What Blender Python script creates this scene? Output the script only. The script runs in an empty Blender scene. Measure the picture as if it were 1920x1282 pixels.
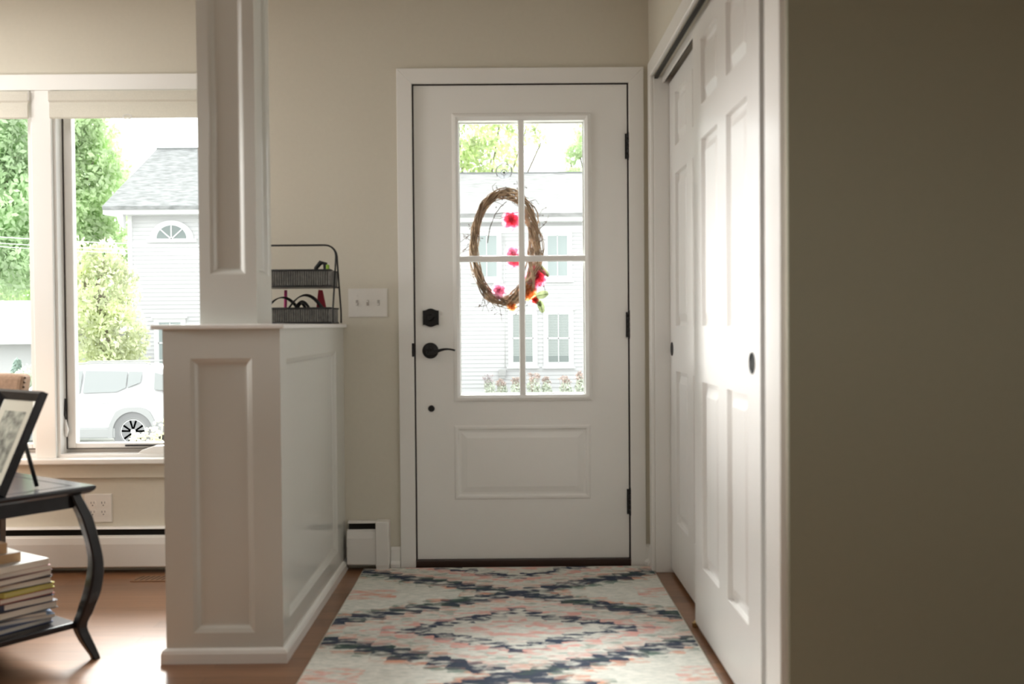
import bpy, bmesh, math, random
from mathutils import Vector, Matrix
R = math.radians
SC = bpy.context.scene
COL = SC.collection
random.seed(7)

# ------------------------------------------------------------------ camera
cam = bpy.data.cameras.new('camera')
cam.lens = 1867 / 1920 * 36.0
cam.sensor_width = 36.0
cam.clip_start = 0.05
cam.clip_end = 300
cam.dof.use_dof = True
cam.dof.focus_distance = 8.5
cam.dof.aperture_fstop = 3.2
camo = bpy.data.objects.new('camera', cam)
COL.objects.link(camo)
camo.location = (0, -4.27, 1.04)
_r = Matrix.Rotation(R(-0.30), 3, 'Z') @ Matrix.Rotation(R(-1.0), 3, 'X') @ Matrix.Rotation(R(0.45), 3, 'Y')
camo.rotation_euler = (_r @ Matrix.Rotation(R(90), 3, 'X')).to_euler()
SC.camera = camo

# ------------------------------------------------------------------ world, lights, exposure
world = bpy.data.worlds.new('overcast_sky')
SC.world = world
world.use_nodes = True
_bg = world.node_tree.nodes['Background']
_bg.inputs[0].default_value = (0.95, 0.975, 1.0, 1)
_bg.inputs[1].default_value = 3.0
SC.view_settings.view_transform = 'Standard'
SC.view_settings.look = 'None'
SC.view_settings.gamma = 1.0
SC.view_settings.use_curve_mapping = False
SC.view_settings.exposure = 0.0


def light(name, kind, loc, rot, energy, color=(1, 1, 1), size=1.0, size_y=None, portal=False, angle=None):
    l = bpy.data.lights.new(name, kind)
    l.energy = energy
    l.color = color
    if kind == 'AREA':
        l.shape = 'RECTANGLE'
        l.size = size
        l.size_y = size_y or size
    if kind == 'SUN':
        l.angle = angle
    if kind == 'POINT':
        l.shadow_soft_size = size
    o = bpy.data.objects.new(name, l)
    o.location = loc
    o.rotation_euler = rot
    COL.objects.link(o)
    if portal:
        l.cycles.is_portal = True
    return o


# low soft sun that comes in through the side opening and over the half wall
_d = Vector((0.985, 0.10, -0.13)).normalized()
light('sun', 'SUN', (-6, 4, 6), _d.to_track_quat('-Z', 'Y').to_euler(), 3.7, (1.0, 0.98, 0.95), angle=R(7))
# the bright part of the sky over the roofs, seen through the front windows
_d = Vector((0.10, -0.86, -0.50)).normalized()
light('sky_glow', 'SUN', (-2, 8, 6), _d.to_track_quat('-Z', 'Y').to_euler(), 12.0, (1.0, 0.99, 0.97), angle=R(24))
# sky portals: unseen side opening shaped for the closet patch, then the front openings
light('side_opening_daylight', 'AREA', (-4.56, -1.95, 1.835), (0, R(-90), 0), 1, (1, 1, 1), .84, 1.4, portal=True)
light('front_window_daylight', 'AREA', (-1.97, .20, 1.25), (R(-90), 0, 0), 1, (1, 1, 1), 1.75, 1.7, portal=True)
light('front_door_daylight', 'AREA', (.067, .20, 1.33), (R(-90), 0, 0), 1, (1, 1, 1), .65, 1.3, portal=True)
# added overhead fill for the room with the windows, no fixture behind it
light('overhead_fill', 'AREA', (-2.6, -1.25, 2.41), (0, 0, 0), 24, (1.0, 0.98, 0.94), 1.4, 1.4)
light('left_room_fill', 'POINT', (-2.95, -1.0, 1.45), (0, 0, 0), 38, (1.0, 0.95, 0.90), 0.22)  # added fill that brightens the wall under the windows, no lamp stands there
light('rear_fill', 'AREA', (-0.5, -5.0, 2.41), (0, 0, 0), 21, (0.98, 0.99, 0.96), 0.6, 0.6)  # added fill behind the camera to lift the near wall

try:
    SC.cycles.use_denoising = True
    SC.cycles.max_bounces = 12
    SC.cycles.diffuse_bounces = 6
    SC.cycles.transparent_max_bounces = 24
    SC.cycles.sample_clamp_indirect = 8
    SC.cycles.use_adaptive_sampling = False
    SC.cycles.caustics_reflective = False
    SC.cycles.caustics_refractive = False
except Exception:
    pass

# ------------------------------------------------------------------ materials
MATS = {}


def mat(name, color, rough=0.5, metal=0.0, noise=0.0, scale=20, bump=0.0, bump_scale=80, coat=0.0, spec=0.5, trans=0.0, stretch=(1, 1, 1)):
    if name in MATS:
        return MATS[name]
    m = bpy.data.materials.new(name)
    m.use_nodes = True
    nt = m.node_tree
    b = nt.nodes['Principled BSDF']
    b.inputs['Base Color'].default_value = (*color, 1)
    b.inputs['Roughness'].default_value = rough
    b.inputs['Metallic'].default_value = metal
    b.inputs['Specular IOR Level'].default_value = spec
    b.inputs['Coat Weight'].default_value = coat
    tc = nt.nodes.new('ShaderNodeTexCoord')
    mp = nt.nodes.new('ShaderNodeMapping')
    mp.inputs['Scale'].default_value = stretch
    nt.links.new(tc.outputs['Object'], mp.inputs[0])
    if noise > 0:
        n = nt.nodes.new('ShaderNodeTexNoise')
        n.inputs['Scale'].default_value = scale
        n.inputs['Detail'].default_value = 5
        nt.links.new(mp.outputs[0], n.inputs['Vector'])
        r = nt.nodes.new('ShaderNodeValToRGB')
        lo = [max(0, c * (1 - noise)) for c in color]
        hi = [min(1, c * (1 + noise)) for c in color]
        r.color_ramp.elements[0].position = 0.3
        r.color_ramp.elements[1].position = 0.7
        r.color_ramp.elements[0].color = (*lo, 1)
        r.color_ramp.elements[1].color = (*hi, 1)
        nt.links.new(n.outputs[0], r.inputs[0])
        nt.links.new(r.outputs[0], b.inputs['Base Color'])
    if bump > 0:
        n2 = nt.nodes.new('ShaderNodeTexNoise')
        n2.inputs['Scale'].default_value = bump_scale
        n2.inputs['Detail'].default_value = 3
        nt.links.new(mp.outputs[0], n2.inputs['Vector'])
        bp = nt.nodes.new('ShaderNodeBump')
        bp.inputs['Strength'].default_value = bump
        bp.inputs['Distance'].default_value = 0.01
        nt.links.new(n2.outputs[0], bp.inputs['Height'])
        nt.links.new(bp.outputs[0], b.inputs['Normal'])
    if trans > 0:
        out = nt.nodes['Material Output']
        tr = nt.nodes.new('ShaderNodeBsdfTranslucent')
        tr.inputs[0].default_value = (*color, 1)
        if noise > 0:
            nt.links.new(r.outputs[0], tr.inputs[0])
        mx = nt.nodes.new('ShaderNodeMixShader')
        mx.inputs[0].default_value = trans
        nt.links.new(b.outputs[0], mx.inputs[1])
        nt.links.new(tr.outputs[0], mx.inputs[2])
        nt.links.new(mx.outputs[0], out.inputs[0])
    MATS[name] = m
    return m


def glass_mat(name, tint=(1, 1, 1), refl=0.05, rough=0.0):
    m = bpy.data.materials.new(name)
    m.use_nodes = True
    nt = m.node_tree
    nt.nodes.clear()
    out = nt.nodes.new('ShaderNodeOutputMaterial')
    t = nt.nodes.new('ShaderNodeBsdfTransparent')
    t.inputs[0].default_value = (*tint, 1)
    g = nt.nodes.new('ShaderNodeBsdfGlossy')
    g.inputs['Roughness'].default_value = rough
    f = nt.nodes.new('ShaderNodeLayerWeight')
    f.inputs[0].default_value = refl
    mx = nt.nodes.new('ShaderNodeMixShader')
    nt.links.new(f.outputs['Fresnel'], mx.inputs[0])
    nt.links.new(t.outputs[0], mx.inputs[1])
    nt.links.new(g.outputs[0], mx.inputs[2])
    nt.links.new(mx.outputs[0], out.inputs[0])
    return m


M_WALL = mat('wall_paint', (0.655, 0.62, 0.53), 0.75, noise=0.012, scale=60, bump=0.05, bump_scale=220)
M_NWALL = mat('wall_paint_shaded', (0.41, 0.42, 0.32), 0.8, noise=0.012, scale=60, bump=0.05, bump_scale=220)  # wall paint again, with the dimness of the near wall put into its colour
M_CEIL = mat('ceiling_paint', (0.72, 0.70, 0.65), 0.9)
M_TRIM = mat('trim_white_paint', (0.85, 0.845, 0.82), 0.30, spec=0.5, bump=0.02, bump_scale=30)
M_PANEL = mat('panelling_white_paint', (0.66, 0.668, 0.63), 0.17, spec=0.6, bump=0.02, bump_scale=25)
M_DOOR = mat('door_white_paint', (0.87, 0.87, 0.845), 0.42, bump=0.02, bump_scale=60)
M_CDOOR = mat('closet_door_paint', (0.84, 0.835, 0.82), 0.30, spec=0.5, bump=0.03, bump_scale=12)
M_SASH = mat('window_sash_vinyl', (0.80, 0.785, 0.76), 0.4)
M_BLACK = mat('black_hardware', (0.012, 0.012, 0.013), 0.38, metal=0.3)
M_GAP = mat('dark_recess', (0.03, 0.026, 0.022), 0.8)
M_RUBBER = mat('weatherstrip', (0.05, 0.035, 0.03), 0.8)
M_STEEL = mat('satin_steel', (0.6, 0.6, 0.6), 0.3, metal=1.0)
M_GLASS = glass_mat('window_glass', (0.99, 1.0, 0.99), 0.04)
M_PLATE = mat('wall_plate_plastic', (0.82, 0.80, 0.76), 0.12, coat=0.4)
M_HEAT = mat('heater_enamel', (0.80, 0.78, 0.745), 0.35)
M_SHADE = mat('roller_shade_fabric', (0.80, 0.775, 0.70), 0.85, noise=0.05, scale=300, trans=0.25)
M_EBONY = mat('black_lacquered_wood', (0.013, 0.013, 0.017), 0.24, coat=0.0, noise=0.3, scale=12, spec=0.35)
M_WIRE = mat('black_wire', (0.012, 0.012, 0.012), 0.5)


def wood_floor():
    m = bpy.data.materials.new('oak_plank_floor')
    m.use_nodes = True
    nt = m.node_tree
    b = nt.nodes['Principled BSDF']
    tc = nt.nodes.new('ShaderNodeTexCoord')
    mp = nt.nodes.new('ShaderNodeMapping')
    nt.links.new(tc.outputs['Object'], mp.inputs[0])
    br = nt.nodes.new('ShaderNodeTexBrick')
    br.offset = 0.37
    br.inputs['Scale'].default_value = 1.0
    br.inputs['Brick Width'].default_value = 0.9
    br.inputs['Row Height'].default_value = 0.083
    br.inputs['Mortar Size'].default_value = 0.0012
    br.inputs['Mortar Smooth'].default_value = 0.3
    br.inputs['Color1'].default_value = (0.30, 0.30, 0.30, 1)
    br.inputs['Color2'].default_value = (0.75, 0.75, 0.75, 1)
    br.inputs['Mortar'].default_value = (0.0, 0.0, 0.0, 1)
    nt.links.new(mp.outputs[0], br.inputs['Vector'])
    mp2 = nt.nodes.new('ShaderNodeMapping')
    mp2.inputs['Scale'].default_value = (1.5, 22, 1)
    nt.links.new(tc.outputs['Object'], mp2.inputs[0])
    n = nt.nodes.new('ShaderNodeTexNoise')
    n.inputs['Scale'].default_value = 3
    n.inputs['Detail'].default_value = 8
    nt.links.new(mp2.outputs[0], n.inputs['Vector'])
    mx = nt.nodes.new('ShaderNodeMix')
    mx.data_type = 'RGBA'
    mx.inputs[0].default_value = 0.5
    nt.links.new(br.outputs['Color'], mx.inputs[6])
    nt.links.new(n.outputs['Color'], mx.inputs[7])
    bw = nt.nodes.new('ShaderNodeRGBToBW')
    nt.links.new(mx.outputs[2], bw.inputs[0])
    cr = nt.nodes.new('ShaderNodeValToRGB')
    cr.color_ramp.elements[0].position = 0.1
    cr.color_ramp.elements[0].color = (0.052, 0.025, 0.014, 1)
    cr.color_ramp.elements[1].position = 0.75
    cr.color_ramp.elements[1].color = (0.34, 0.165, 0.082, 1)
    nt.links.new(bw.outputs[0], cr.inputs[0])
    nt.links.new(cr.outputs[0], b.inputs['Base Color'])
    b.inputs['Roughness'].default_value = 0.30
    b.inputs['Specular IOR Level'].default_value = 0.5
    b.inputs['Coat Weight'].default_value = 0.15
    b.inputs['Coat Roughness'].default_value = 0.2
    bp = nt.nodes.new('ShaderNodeBump')
    bp.inputs['Strength'].default_value = 0.15
    bp.inputs['Distance'].default_value = 0.004
    nt.links.new(bw.outputs[0], bp.inputs['Height'])
    nt.links.new(bp.outputs[0], b.inputs['Normal'])
    return m


def rug_mat():
    """distressed diamond pattern; object coordinates: u across (centre 0), v along, diamond centre at v=0"""
    m = bpy.data.materials.new('rug_diamond_weave')
    m.use_nodes = True
    nt = m.node_tree
    L = nt.links
    b = nt.nodes['Principled BSDF']
    b.inputs['Roughness'].default_value = 0.95
    b.inputs['Specular IOR Level'].default_value = 0.1
    tc = nt.nodes.new('ShaderNodeTexCoord')

    def mth(op, a, c=None, d=None):
        n = nt.nodes.new('ShaderNodeMath')
        n.operation = op
        for i, x in enumerate((a, c, d)):
            if x is None:
                continue
            if isinstance(x, (int, float)):
                n.inputs[i].default_value = x
            else:
                L.new(x, n.inputs[i])
        return n.outputs[0]

    def noise(vec, scale, detail=3, rough=0.6):
        n = nt.nodes.new('ShaderNodeTexNoise')
        n.inputs['Scale'].default_value = scale
        n.inputs['Detail'].default_value = detail
        n.inputs['Roughness'].default_value = rough
        L.new(vec, n.inputs['Vector'])
        return n.outputs[0]

    def mapping(sc, loc=(0, 0, 0)):
        n = nt.nodes.new('ShaderNodeMapping')
        n.inputs['Scale'].default_value = sc
        n.inputs['Location'].default_value = loc
        L.new(tc.outputs['Object'], n.inputs[0])
        return n.outputs[0]

    sep = nt.nodes.new('ShaderNodeSeparateXYZ')
    L.new(tc.outputs['Object'], sep.inputs[0])
    # ragged distortion, then a stepped grid
    nx = mth('MULTIPLY', mth('SUBTRACT', noise(mapping((1, 2.0, 1)), 9, 3, .6), 0.5), 0.09)
    ny = mth('MULTIPLY', mth('SUBTRACT', noise(mapping((1, 1, 1), (5, 3, 0)), 12, 4, .7), 0.5), 0.045)
    u0 = mth('ADD', sep.outputs[0], nx)
    v0 = mth('ADD', sep.outputs[1], ny)
    u = mth('ABSOLUTE', mth('SNAP', u0, 0.062))
    v = mth('SNAP', v0, 0.026)
    # fold v about the diamonds: period 0.90
    vf = mth('ABSOLUTE', mth('SUBTRACT', mth('PINGPONG', mth('ADD', v, 9.0), 0.45), 0.0))
    # lattice distance: |vf| - (0.45 - 0.55 u)
    lat = mth('SUBTRACT', vf, mth('SUBTRACT', 0.45, mth('MULTIPLY', u, 0.55)))
    # diamond ring distance: vf + 0.55u - 0.2
    ring = mth('SUBTRACT', mth('ADD', vf, mth('MULTIPLY', u, 0.56)), 0.205)
    edge = mth('SUBTRACT', mth('ADD', mth('MULTIPLY', mth('SUBTRACT', 0.62, u), 0.55), vf), 0.10)

    def band(x, c, w, soft=0.008):
        d = mth('ABSOLUTE', mth('SUBTRACT', x, c))
        n = nt.nodes.new('ShaderNodeMapRange')
        n.interpolation_type = 'SMOOTHSTEP'
        L.new(d, n.inputs[0])
        n.inputs[1].default_value = w - soft
        n.inputs[2].default_value = w + soft
        n.inputs[3].default_value = 1
        n.inputs[4].default_value = 0
        return n.outputs[0]

    def thr(x, lo, hi):
        n = nt.nodes.new('ShaderNodeMapRange')
        L.new(x, n.inputs[0])
        n.inputs[1].default_value = lo
        n.inputs[2].default_value = hi
        return n.outputs[0]

    fine = noise(mapping((1.0, 3.2, 1)), 34, 5, 0.8)
    med = noise(mapping((1.0, 1.6, 1), (2, 7, 0)), 9, 3, 0.6)
    big = noise(mapping((1, 1, 1), (8, 1, 0)), 3.2, 2)
    wear = thr(fine, 0.36, 0.60)
    wearm = thr(med, 0.36, 0.56)
    wear2 = mth('MULTIPLY', wear, wearm)

    def mix(fac, a, c):
        n = nt.nodes.new('ShaderNodeMix')
        n.data_type = 'RGBA'
        L.new(fac, n.inputs[0])
        for i, x in ((6, a), (7, c)):
            if isinstance(x, tuple):
                n.inputs[i].default_value = (*x, 1)
            else:
                L.new(x, n.inputs[i])
        return n.outputs[2]

    CREAM = (0.82, 0.81, 0.75)
    PALE = (0.55, 0.58, 0.53)
    NAVY = (0.020, 0.035, 0.075)
    GREEN = (0.10, 0.20, 0.16)
    ORANGE = (0.72, 0.27, 0.15)
    PINK = (0.78, 0.36, 0.32)
    c = mix(mth('MULTIPLY', thr(noise(mapping((1.2, 4, 1), (1, 1, 0)), 22, 5, 0.75), 0.40, 0.62), 0.9), CREAM, PALE)
    strk = noise(mapping((1.0, 2.6, 1), (3, 9, 0)), 13, 3, 0.6)
    strk2 = noise(mapping((1.0, 2.4, 1), (7, 2, 0)), 15, 3, 0.6)
    hue = noise(mapping((1.0, 2.0, 1), (1, 5, 0)), 7, 3)
    # pink / orange flanks
    c = mix(mth('MULTIPLY', mth('MULTIPLY', band(lat, -0.066, 0.034, 0.02), thr(strk2, 0.42, 0.60)), 0.6), c, mix(thr(big, 0.4, 0.6), PINK, ORANGE))
    c = mix(mth('MULTIPLY', mth('MULTIPLY', band(lat, 0.062, 0.030, 0.02), thr(strk, 0.44, 0.54)), 0.75), c, mix(thr(hue, 0.45, 0.55), ORANGE, GREEN))
    c = mix(mth('MULTIPLY', mth('MULTIPLY', band(lat, -0.12, 0.03, 0.02), thr(strk, 0.52, 0.6)), 0.45), c, GREEN)
    # navy lattice
    nv = mth('MULTIPLY', band(lat, 0.0, 0.050, 0.018), thr(mth('ADD', mth('MULTIPLY', strk, 0.5), mth('ADD', mth('MULTIPLY', fine, 0.15), mth('MULTIPLY', med, 0.35))), 0.40, 0.49))
    c = mix(mth('MULTIPLY', nv, 0.95), c, mix(thr(hue, 0.50, 0.60), NAVY, (0.035, 0.075, 0.07)))
    # small diamond ring, stepped
    ro = mth('MULTIPLY', band(ring, 0.062, 0.030, 0.015), thr(strk2, 0.44, 0.54))
    c = mix(mth('MULTIPLY', ro, 0.8), c, PINK)
    rn = mth('MULTIPLY', band(ring, 0.0, 0.036, 0.012), thr(mth('ADD', mth('MULTIPLY', strk2, 0.8), mth('MULTIPLY', fine, 0.2)), 0.45, 0.52))
    c = mix(mth('MULTIPLY', rn, 0.95), c, (0.018, 0.035, 0.085))
    ri = mth('MULTIPLY', band(ring, -0.125, 0.045, 0.02), thr(strk, 0.44, 0.56))
    c = mix(mth('MULTIPLY', ri, 0.75), c, PINK)
    # pink half diamonds at the two long sides
    es = mth('MULTIPLY', band(u, 0.56, 0.10, 0.03), band(vf, 0.45, 0.065, 0.02))
    c = mix(mth('MULTIPLY', mth('MULTIPLY', es, thr(strk2, 0.42, 0.64)), 0.8), c, mix(thr(hue, 0.4, 0.6), PINK, ORANGE))
    L.new(c, b.inputs['Base Color'])
    bp = nt.nodes.new('ShaderNodeBump')
    bp.inputs['Strength'].default_value = 0.3
    bp.inputs['Distance'].default_value = 0.003
    L.new(noise(mapping((1, 1, 1)), 260, 2), bp.inputs['Height'])
    L.new(bp.outputs[0], b.inputs['Normal'])
    return m


# ------------------------------------------------------------------ mesh helpers
class MB:
    def __init__(s):
        s.bm = bmesh.new()

    def face(s, pts, smooth=False):
        vs = [s.bm.verts.new(p) for p in pts]
        try:
            f = s.bm.faces.new(vs)
            f.smooth = smooth
        except ValueError:
            pass

    def box(s, x0, x1, y0, y1, z0, z1):
        v = [s.bm.verts.new((x, y, z)) for x in (x0, x1) for y in (y0, y1) for z in (z0, z1)]
        for q in ((0, 1, 3, 2), (4, 6, 7, 5), (0, 4, 5, 1), (2, 3, 7, 6), (0, 2, 6, 4), (1, 5, 7, 3)):
            s.bm.faces.new([v[i] for i in q])
        return s

    def bbox(s, x0, x1, y0, y1, z0, z1, bev=0.003, seg=2):
        v = [s.bm.verts.new((x, y, z)) for x in (min(x0, x1), max(x0, x1)) for y in (min(y0, y1), max(y0, y1)) for z in (min(z0, z1), max(z0, z1))]
        fs = [s.bm.faces.new([v[i] for i in q]) for q in ((0, 1, 3, 2), (4, 6, 7, 5), (0, 4, 5, 1), (2, 3, 7, 6), (0, 2, 6, 4), (1, 5, 7, 3))]
        es = set(e for f in fs for e in f.edges)
        bmesh.ops.bevel(s.bm, geom=list(es), offset=bev, segments=seg, affect='EDGES', profile=0.5)
        return s

    def prism(s, poly, f, d0, d1, smooth=False):
        """poly: 2D outline; f(a,b,d) -> 3D point"""
        A = [s.bm.verts.new(f(a, b, d0)) for a, b in poly]
        B = [s.bm.verts.new(f(a, b, d1)) for a, b in poly]
        n = len(poly)
        s.bm.faces.new(A)
        s.bm.faces.new(B[::-1])
        for i in range(n):
            fc = s.bm.faces.new([A[i], B[i], B[(i + 1) % n], A[(i + 1) % n]])
            fc.smooth = smooth
        return s

    def tube(s, pts, r, seg=8, closed=False, cap=True):
        pts = [Vector(p) for p in pts]
        n = len(pts)
        rs = r if isinstance(r, (list, tuple)) else [r] * n
        rings = []
        prev = None
        for i, p in enumerate(pts):
            if closed:
                t = pts[(i + 1) % n] - pts[i - 1]
            else:
                t = pts[min(i + 1, n - 1)] - pts[max(i - 1, 0)]
            if t.length < 1e-9:
                t = Vector((0, 0, 1))
            t.normalize()
            if prev is None:
                a = Vector((0, 0, 1)) if abs(t.z) < 0.9 else Vector((1, 0, 0))
                u = t.cross(a).normalized()
            else:
                u = (prev - t * prev.dot(t))
                u = u.normalized() if u.length > 1e-6 else t.orthogonal().normalized()
            prev = u
            w = t.cross(u)
            rings.append([s.bm.verts.new(p + (u * math.cos(2 * math.pi * k / seg) + w * math.sin(2 * math.pi * k / seg)) * rs[i]) for k in range(seg)])
        m = n if closed else n - 1
        for i in range(m):
            A, B = rings[i], rings[(i + 1) % n]
            for k in range(seg):
                f = s.bm.faces.new([A[k], A[(k + 1) % seg], B[(k + 1) % seg], B[k]])
                f.smooth = True
        if cap and not closed:
            s.bm.faces.new(rings[0][::-1])
            s.bm.faces.new(rings[-1])
        return s

    def lathe(s, prof, f, seg=32, smooth=True):
        """prof: list of (r,h); f(x,y,h)->point"""
        rings = [[s.bm.verts.new(f(r * math.cos(2 * math.pi * k / seg), r * math.sin(2 * math.pi * k / seg), h)) for k in range(seg)] for r, h in prof]
        for A, B in zip(rings, rings[1:]):
            for k in range(seg):
                fc = s.bm.faces.new([A[k], A[(k + 1) % seg], B[(k + 1) % seg], B[k]])
                fc.smooth = smooth
        s.bm.faces.new(rings[0][::-1])
        s.bm.faces.new(rings[-1])
        return s

    def ball(s, c, r, sub=2, sc=(1, 1, 1)):
        M = Matrix.Translation(c) @ Matrix.Diagonal((r * sc[0], r * sc[1], r * sc[2], 1))
        g = bmesh.ops.create_icosphere(s.bm, subdivisions=sub, radius=1, matrix=M)
        for v in g['verts']:
            for f in v.link_faces:
                f.smooth = True
        return s

    def build(s, name, m, parent=None, weld=False):
        if weld:
            bmesh.ops.remove_doubles(s.bm, verts=s.bm.verts, dist=1e-5)
        bmesh.ops.recalc_face_normals(s.bm, faces=s.bm.faces)
        me = bpy.data.meshes.new(name)
        s.bm.to_mesh(me)
        s.bm.free()
        me.materials.append(m)
        o = bpy.data.objects.new(name, me)
        COL.objects.link(o)
        if parent:
            o.parent = parent
        return o


def tag(o, label=None, cat=None, group=None, kind=None):
    for k, v in (('label', label), ('category', cat), ('group', group), ('kind', kind)):
        if v:
            o[k] = v
    return o


def empty(name, loc=(0, 0, 0), rz=0, label=None, cat=None, group=None, kind=None):
    o = bpy.data.objects.new(name, None)
    COL.objects.link(o)
    o.location = loc
    o.rotation_euler = (0, 0, rz)
    o.empty_display_size = 0.05
    return tag(o, label, cat, group, kind)


def structure(o, label=None):
    o['kind'] = 'structure'
    if label:
        o['label'] = label
    return o


def panelled(mb, org, U, V, N, W, H, T, rects, prof, closed=True):
    """slab with sunk panels on its front face. rects (u0,u1,v0,v1); prof: [(inset, depth)...]"""
    org, U, V, N = Vector(org), Vector(U), Vector(V), Vector(N)

    def P(u, v, d=0):
        return org + U * u + V * v + N * d
    us = sorted(set([0, W] + [r[0] for r in rects] + [r[1] for r in rects]))
    vs = sorted(set([0, H] + [r[2] for r in rects] + [r[3] for r in rects]))
    for i in range(len(us) - 1):
        for j in range(len(vs) - 1):
            cu, cv = (us[i] + us[i + 1]) / 2, (vs[j] + vs[j + 1]) / 2
            if any(r[0] < cu < r[1] and r[2] < cv < r[3] for r in rects):
                continue
            mb.face([P(us[i], vs[j]), P(us[i + 1], vs[j]), P(us[i + 1], vs[j + 1]), P(us[i], vs[j + 1])])
    for (a, b, c, d) in rects:
        pr = [(0, 0)] + list(prof)
        for (i0, d0), (i1, d1) in zip(pr, pr[1:]):
            A = [P(a + i0, c + i0, d0), P(b - i0, c + i0, d0), P(b - i0, d - i0, d0), P(a + i0, d - i0, d0)]
            B = [P(a + i1, c + i1, d1), P(b - i1, c + i1, d1), P(b - i1, d - i1, d1), P(a + i1, d - i1, d1)]
            for k in range(4):
                mb.face([A[k], A[(k + 1) % 4], B[(k + 1) % 4], B[k]])
        i1, d1 = pr[-1]
        mb.face([P(a + i1, c + i1, d1), P(b - i1, c + i1, d1), P(b - i1, d - i1, d1), P(a + i1, d - i1, d1)])
    if not closed:
        return mb
    # sides and back
    mb.face([P(0, 0, -T), P(0, H, -T), P(W, H, -T), P(W, 0, -T)])
    for q in (((0, 0), (W, 0)), ((W, 0), (W, H)), ((W, H), (0, H)), ((0, H), (0, 0))):
        (a0, b0), (a1, b1) = q
        mb.face([P(a0, b0), P(a0, b0, -T), P(a1, b1, -T), P(a1, b1)])
    return mb


def ring(mb, x0, x1, z0, z1, w, y0, y1, bev=0.0):
    """rectangular frame in the XZ plane"""
    mb.box(x0, x0 + w, y0, y1, z0, z1)
    mb.box(x1 - w, x1, y0, y1, z0, z1)
    mb.box(x0 + w, x1 - w, y0, y1, z0, z0 + w)
    mb.box(x0 + w, x1 - w, y0, y1, z1 - w, z1)
    return mb


# ------------------------------------------------------------------ room shell
XL, XR, YB, ZC = -4.4, 2.6, -6.9, 2.44
XC = 0.615            # face of the closet wall
WT = 0.15             # wall thickness
floor = structure(MB().box(XL - .2, XR + .2, YB - .2, WT, -0.06, 0).build('floor', wood_floor()))
structure(MB().box(XL - .2, XR + .2, YB - .2, WT, ZC, ZC + 0.1).build('ceiling', M_CEIL))

DX0, DX1, DZ1 = -0.402, 0.531, 2.073         # rough door opening
W2 = (-1.93, -1.15)                          # right window unit
W1 = (-2.79, -2.01)                          # left window unit
WZ0, WZ1 = 0.485, 2.048
mb = MB()
xs = [XL, W1[0], W2[1], DX0, DX1, XR]
mb.box(XL, W1[0], 0, WT, 0, ZC)
mb.box(W1[0], W2[1], 0, WT, 0, WZ0 - .022)
mb.box(W1[0], W2[1], 0, WT, WZ1, ZC)
mb.box(W1[1], W2[0], 0, WT, WZ0 - .022, WZ1)
mb.box(W2[1], DX0, 0, WT, 0, ZC)
mb.box(DX0, DX1, 0, WT, DZ1, ZC)
mb.box(DX1, XR, 0, WT, 0, ZC)
structure(mb.build('wall_front', M_WALL))
mb = MB()  # left wall with an unseen opening, sized to shape the closet sun patch
mb.box(XL - WT, XL, YB, -2.65, 0, ZC)
mb.box(XL - WT, XL, -1.25, WT, 0, ZC)
mb.box(XL - WT, XL, -2.65, -1.25, 0, 1.42)
mb.box(XL - WT, XL, -2.65, -1.25, 2.25, ZC)
structure(mb.build('wall_left', M_WALL))
mb = MB()
mb.box(XL, XR, YB - WT, YB, 0, ZC)
structure(mb.build('wall_back', M_WALL))
structure(MB().box(XR, XR + WT, YB, WT, 0, ZC).build('wall_right', M_WALL))
# closet wall: narrow pier by the door, header over the sliding doors, deep return that faces the camera
CY0, CY1, CZ = -0.130, -1.955, 2.065
mb = MB()
mb.box(XC, XC + .11, CY0, 0, 0, ZC)
mb.box(XC, XC + .11, CY1, CY0, CZ, ZC)
mb.box(XC, XC + .11, -2.093, CY1, 0, ZC)
structure(mb.build('wall_closet', M_WALL))
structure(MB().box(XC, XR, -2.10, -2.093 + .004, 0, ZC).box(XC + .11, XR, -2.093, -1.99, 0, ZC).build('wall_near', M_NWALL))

# small cut-away beads on the corner and baseboards
def base_prof(x0, x1, h=0.09, y=0.0):
    m = MB()
    f = lambda a, b, d: (d, y - a, b)
    m.prism([(0, 0), (0.024, 0), (0.024, 0.018), (0.014, 0.03), (0.013, h - .012), (0.006, h), (0, h)], f, x0, x1)
    return m


structure(base_prof(-0.504, -0.463).build('baseboard_front', M_TRIM))
structure(base_prof(0.586, XC, 0.092).build('baseboard_corner', M_TRIM))
m = MB()
m.prism([(0, 0), (0.02, 0), (0.02, 0.018), (0.013, 0.03), (0.012, .08), (0.006, .092), (0, .092)], lambda a, b, d: (XC - a, d, b), -0.058, -0.0)
structure(m.build('baseboard_right', M_TRIM))

# ------------------------------------------------------------------ front door
def casing_bars(name, x0, x1, z1, w, y=0.0, t=0.018, z0=0.0):
    """mitred flat casing round an opening: x0,x1,z1 are the inner edges"""
    m = MB()
    for poly in ([(x0 - w, z0), (x0, z0), (x0, z1), (x0 - w, z1 + w)],
                 [(x1, z0), (x1 + w, z0), (x1 + w, z1 + w), (x1, z1)],
                 [(x0, z1), (x1, z1), (x1 + w, z1 + w), (x0 - w, z1 + w)]):
        m.prism(poly, lambda a, b, d: (a, d, b), y - t, y)
    o = m.build(name, M_TRIM)
    bv = o.modifiers.new('bevel', 'BEVEL')
    bv.width = 0.002
    bv.segments = 2
    return structure(o)


casing_bars('trim_1', -0.397, 0.527, 2.068, 0.064)
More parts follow.
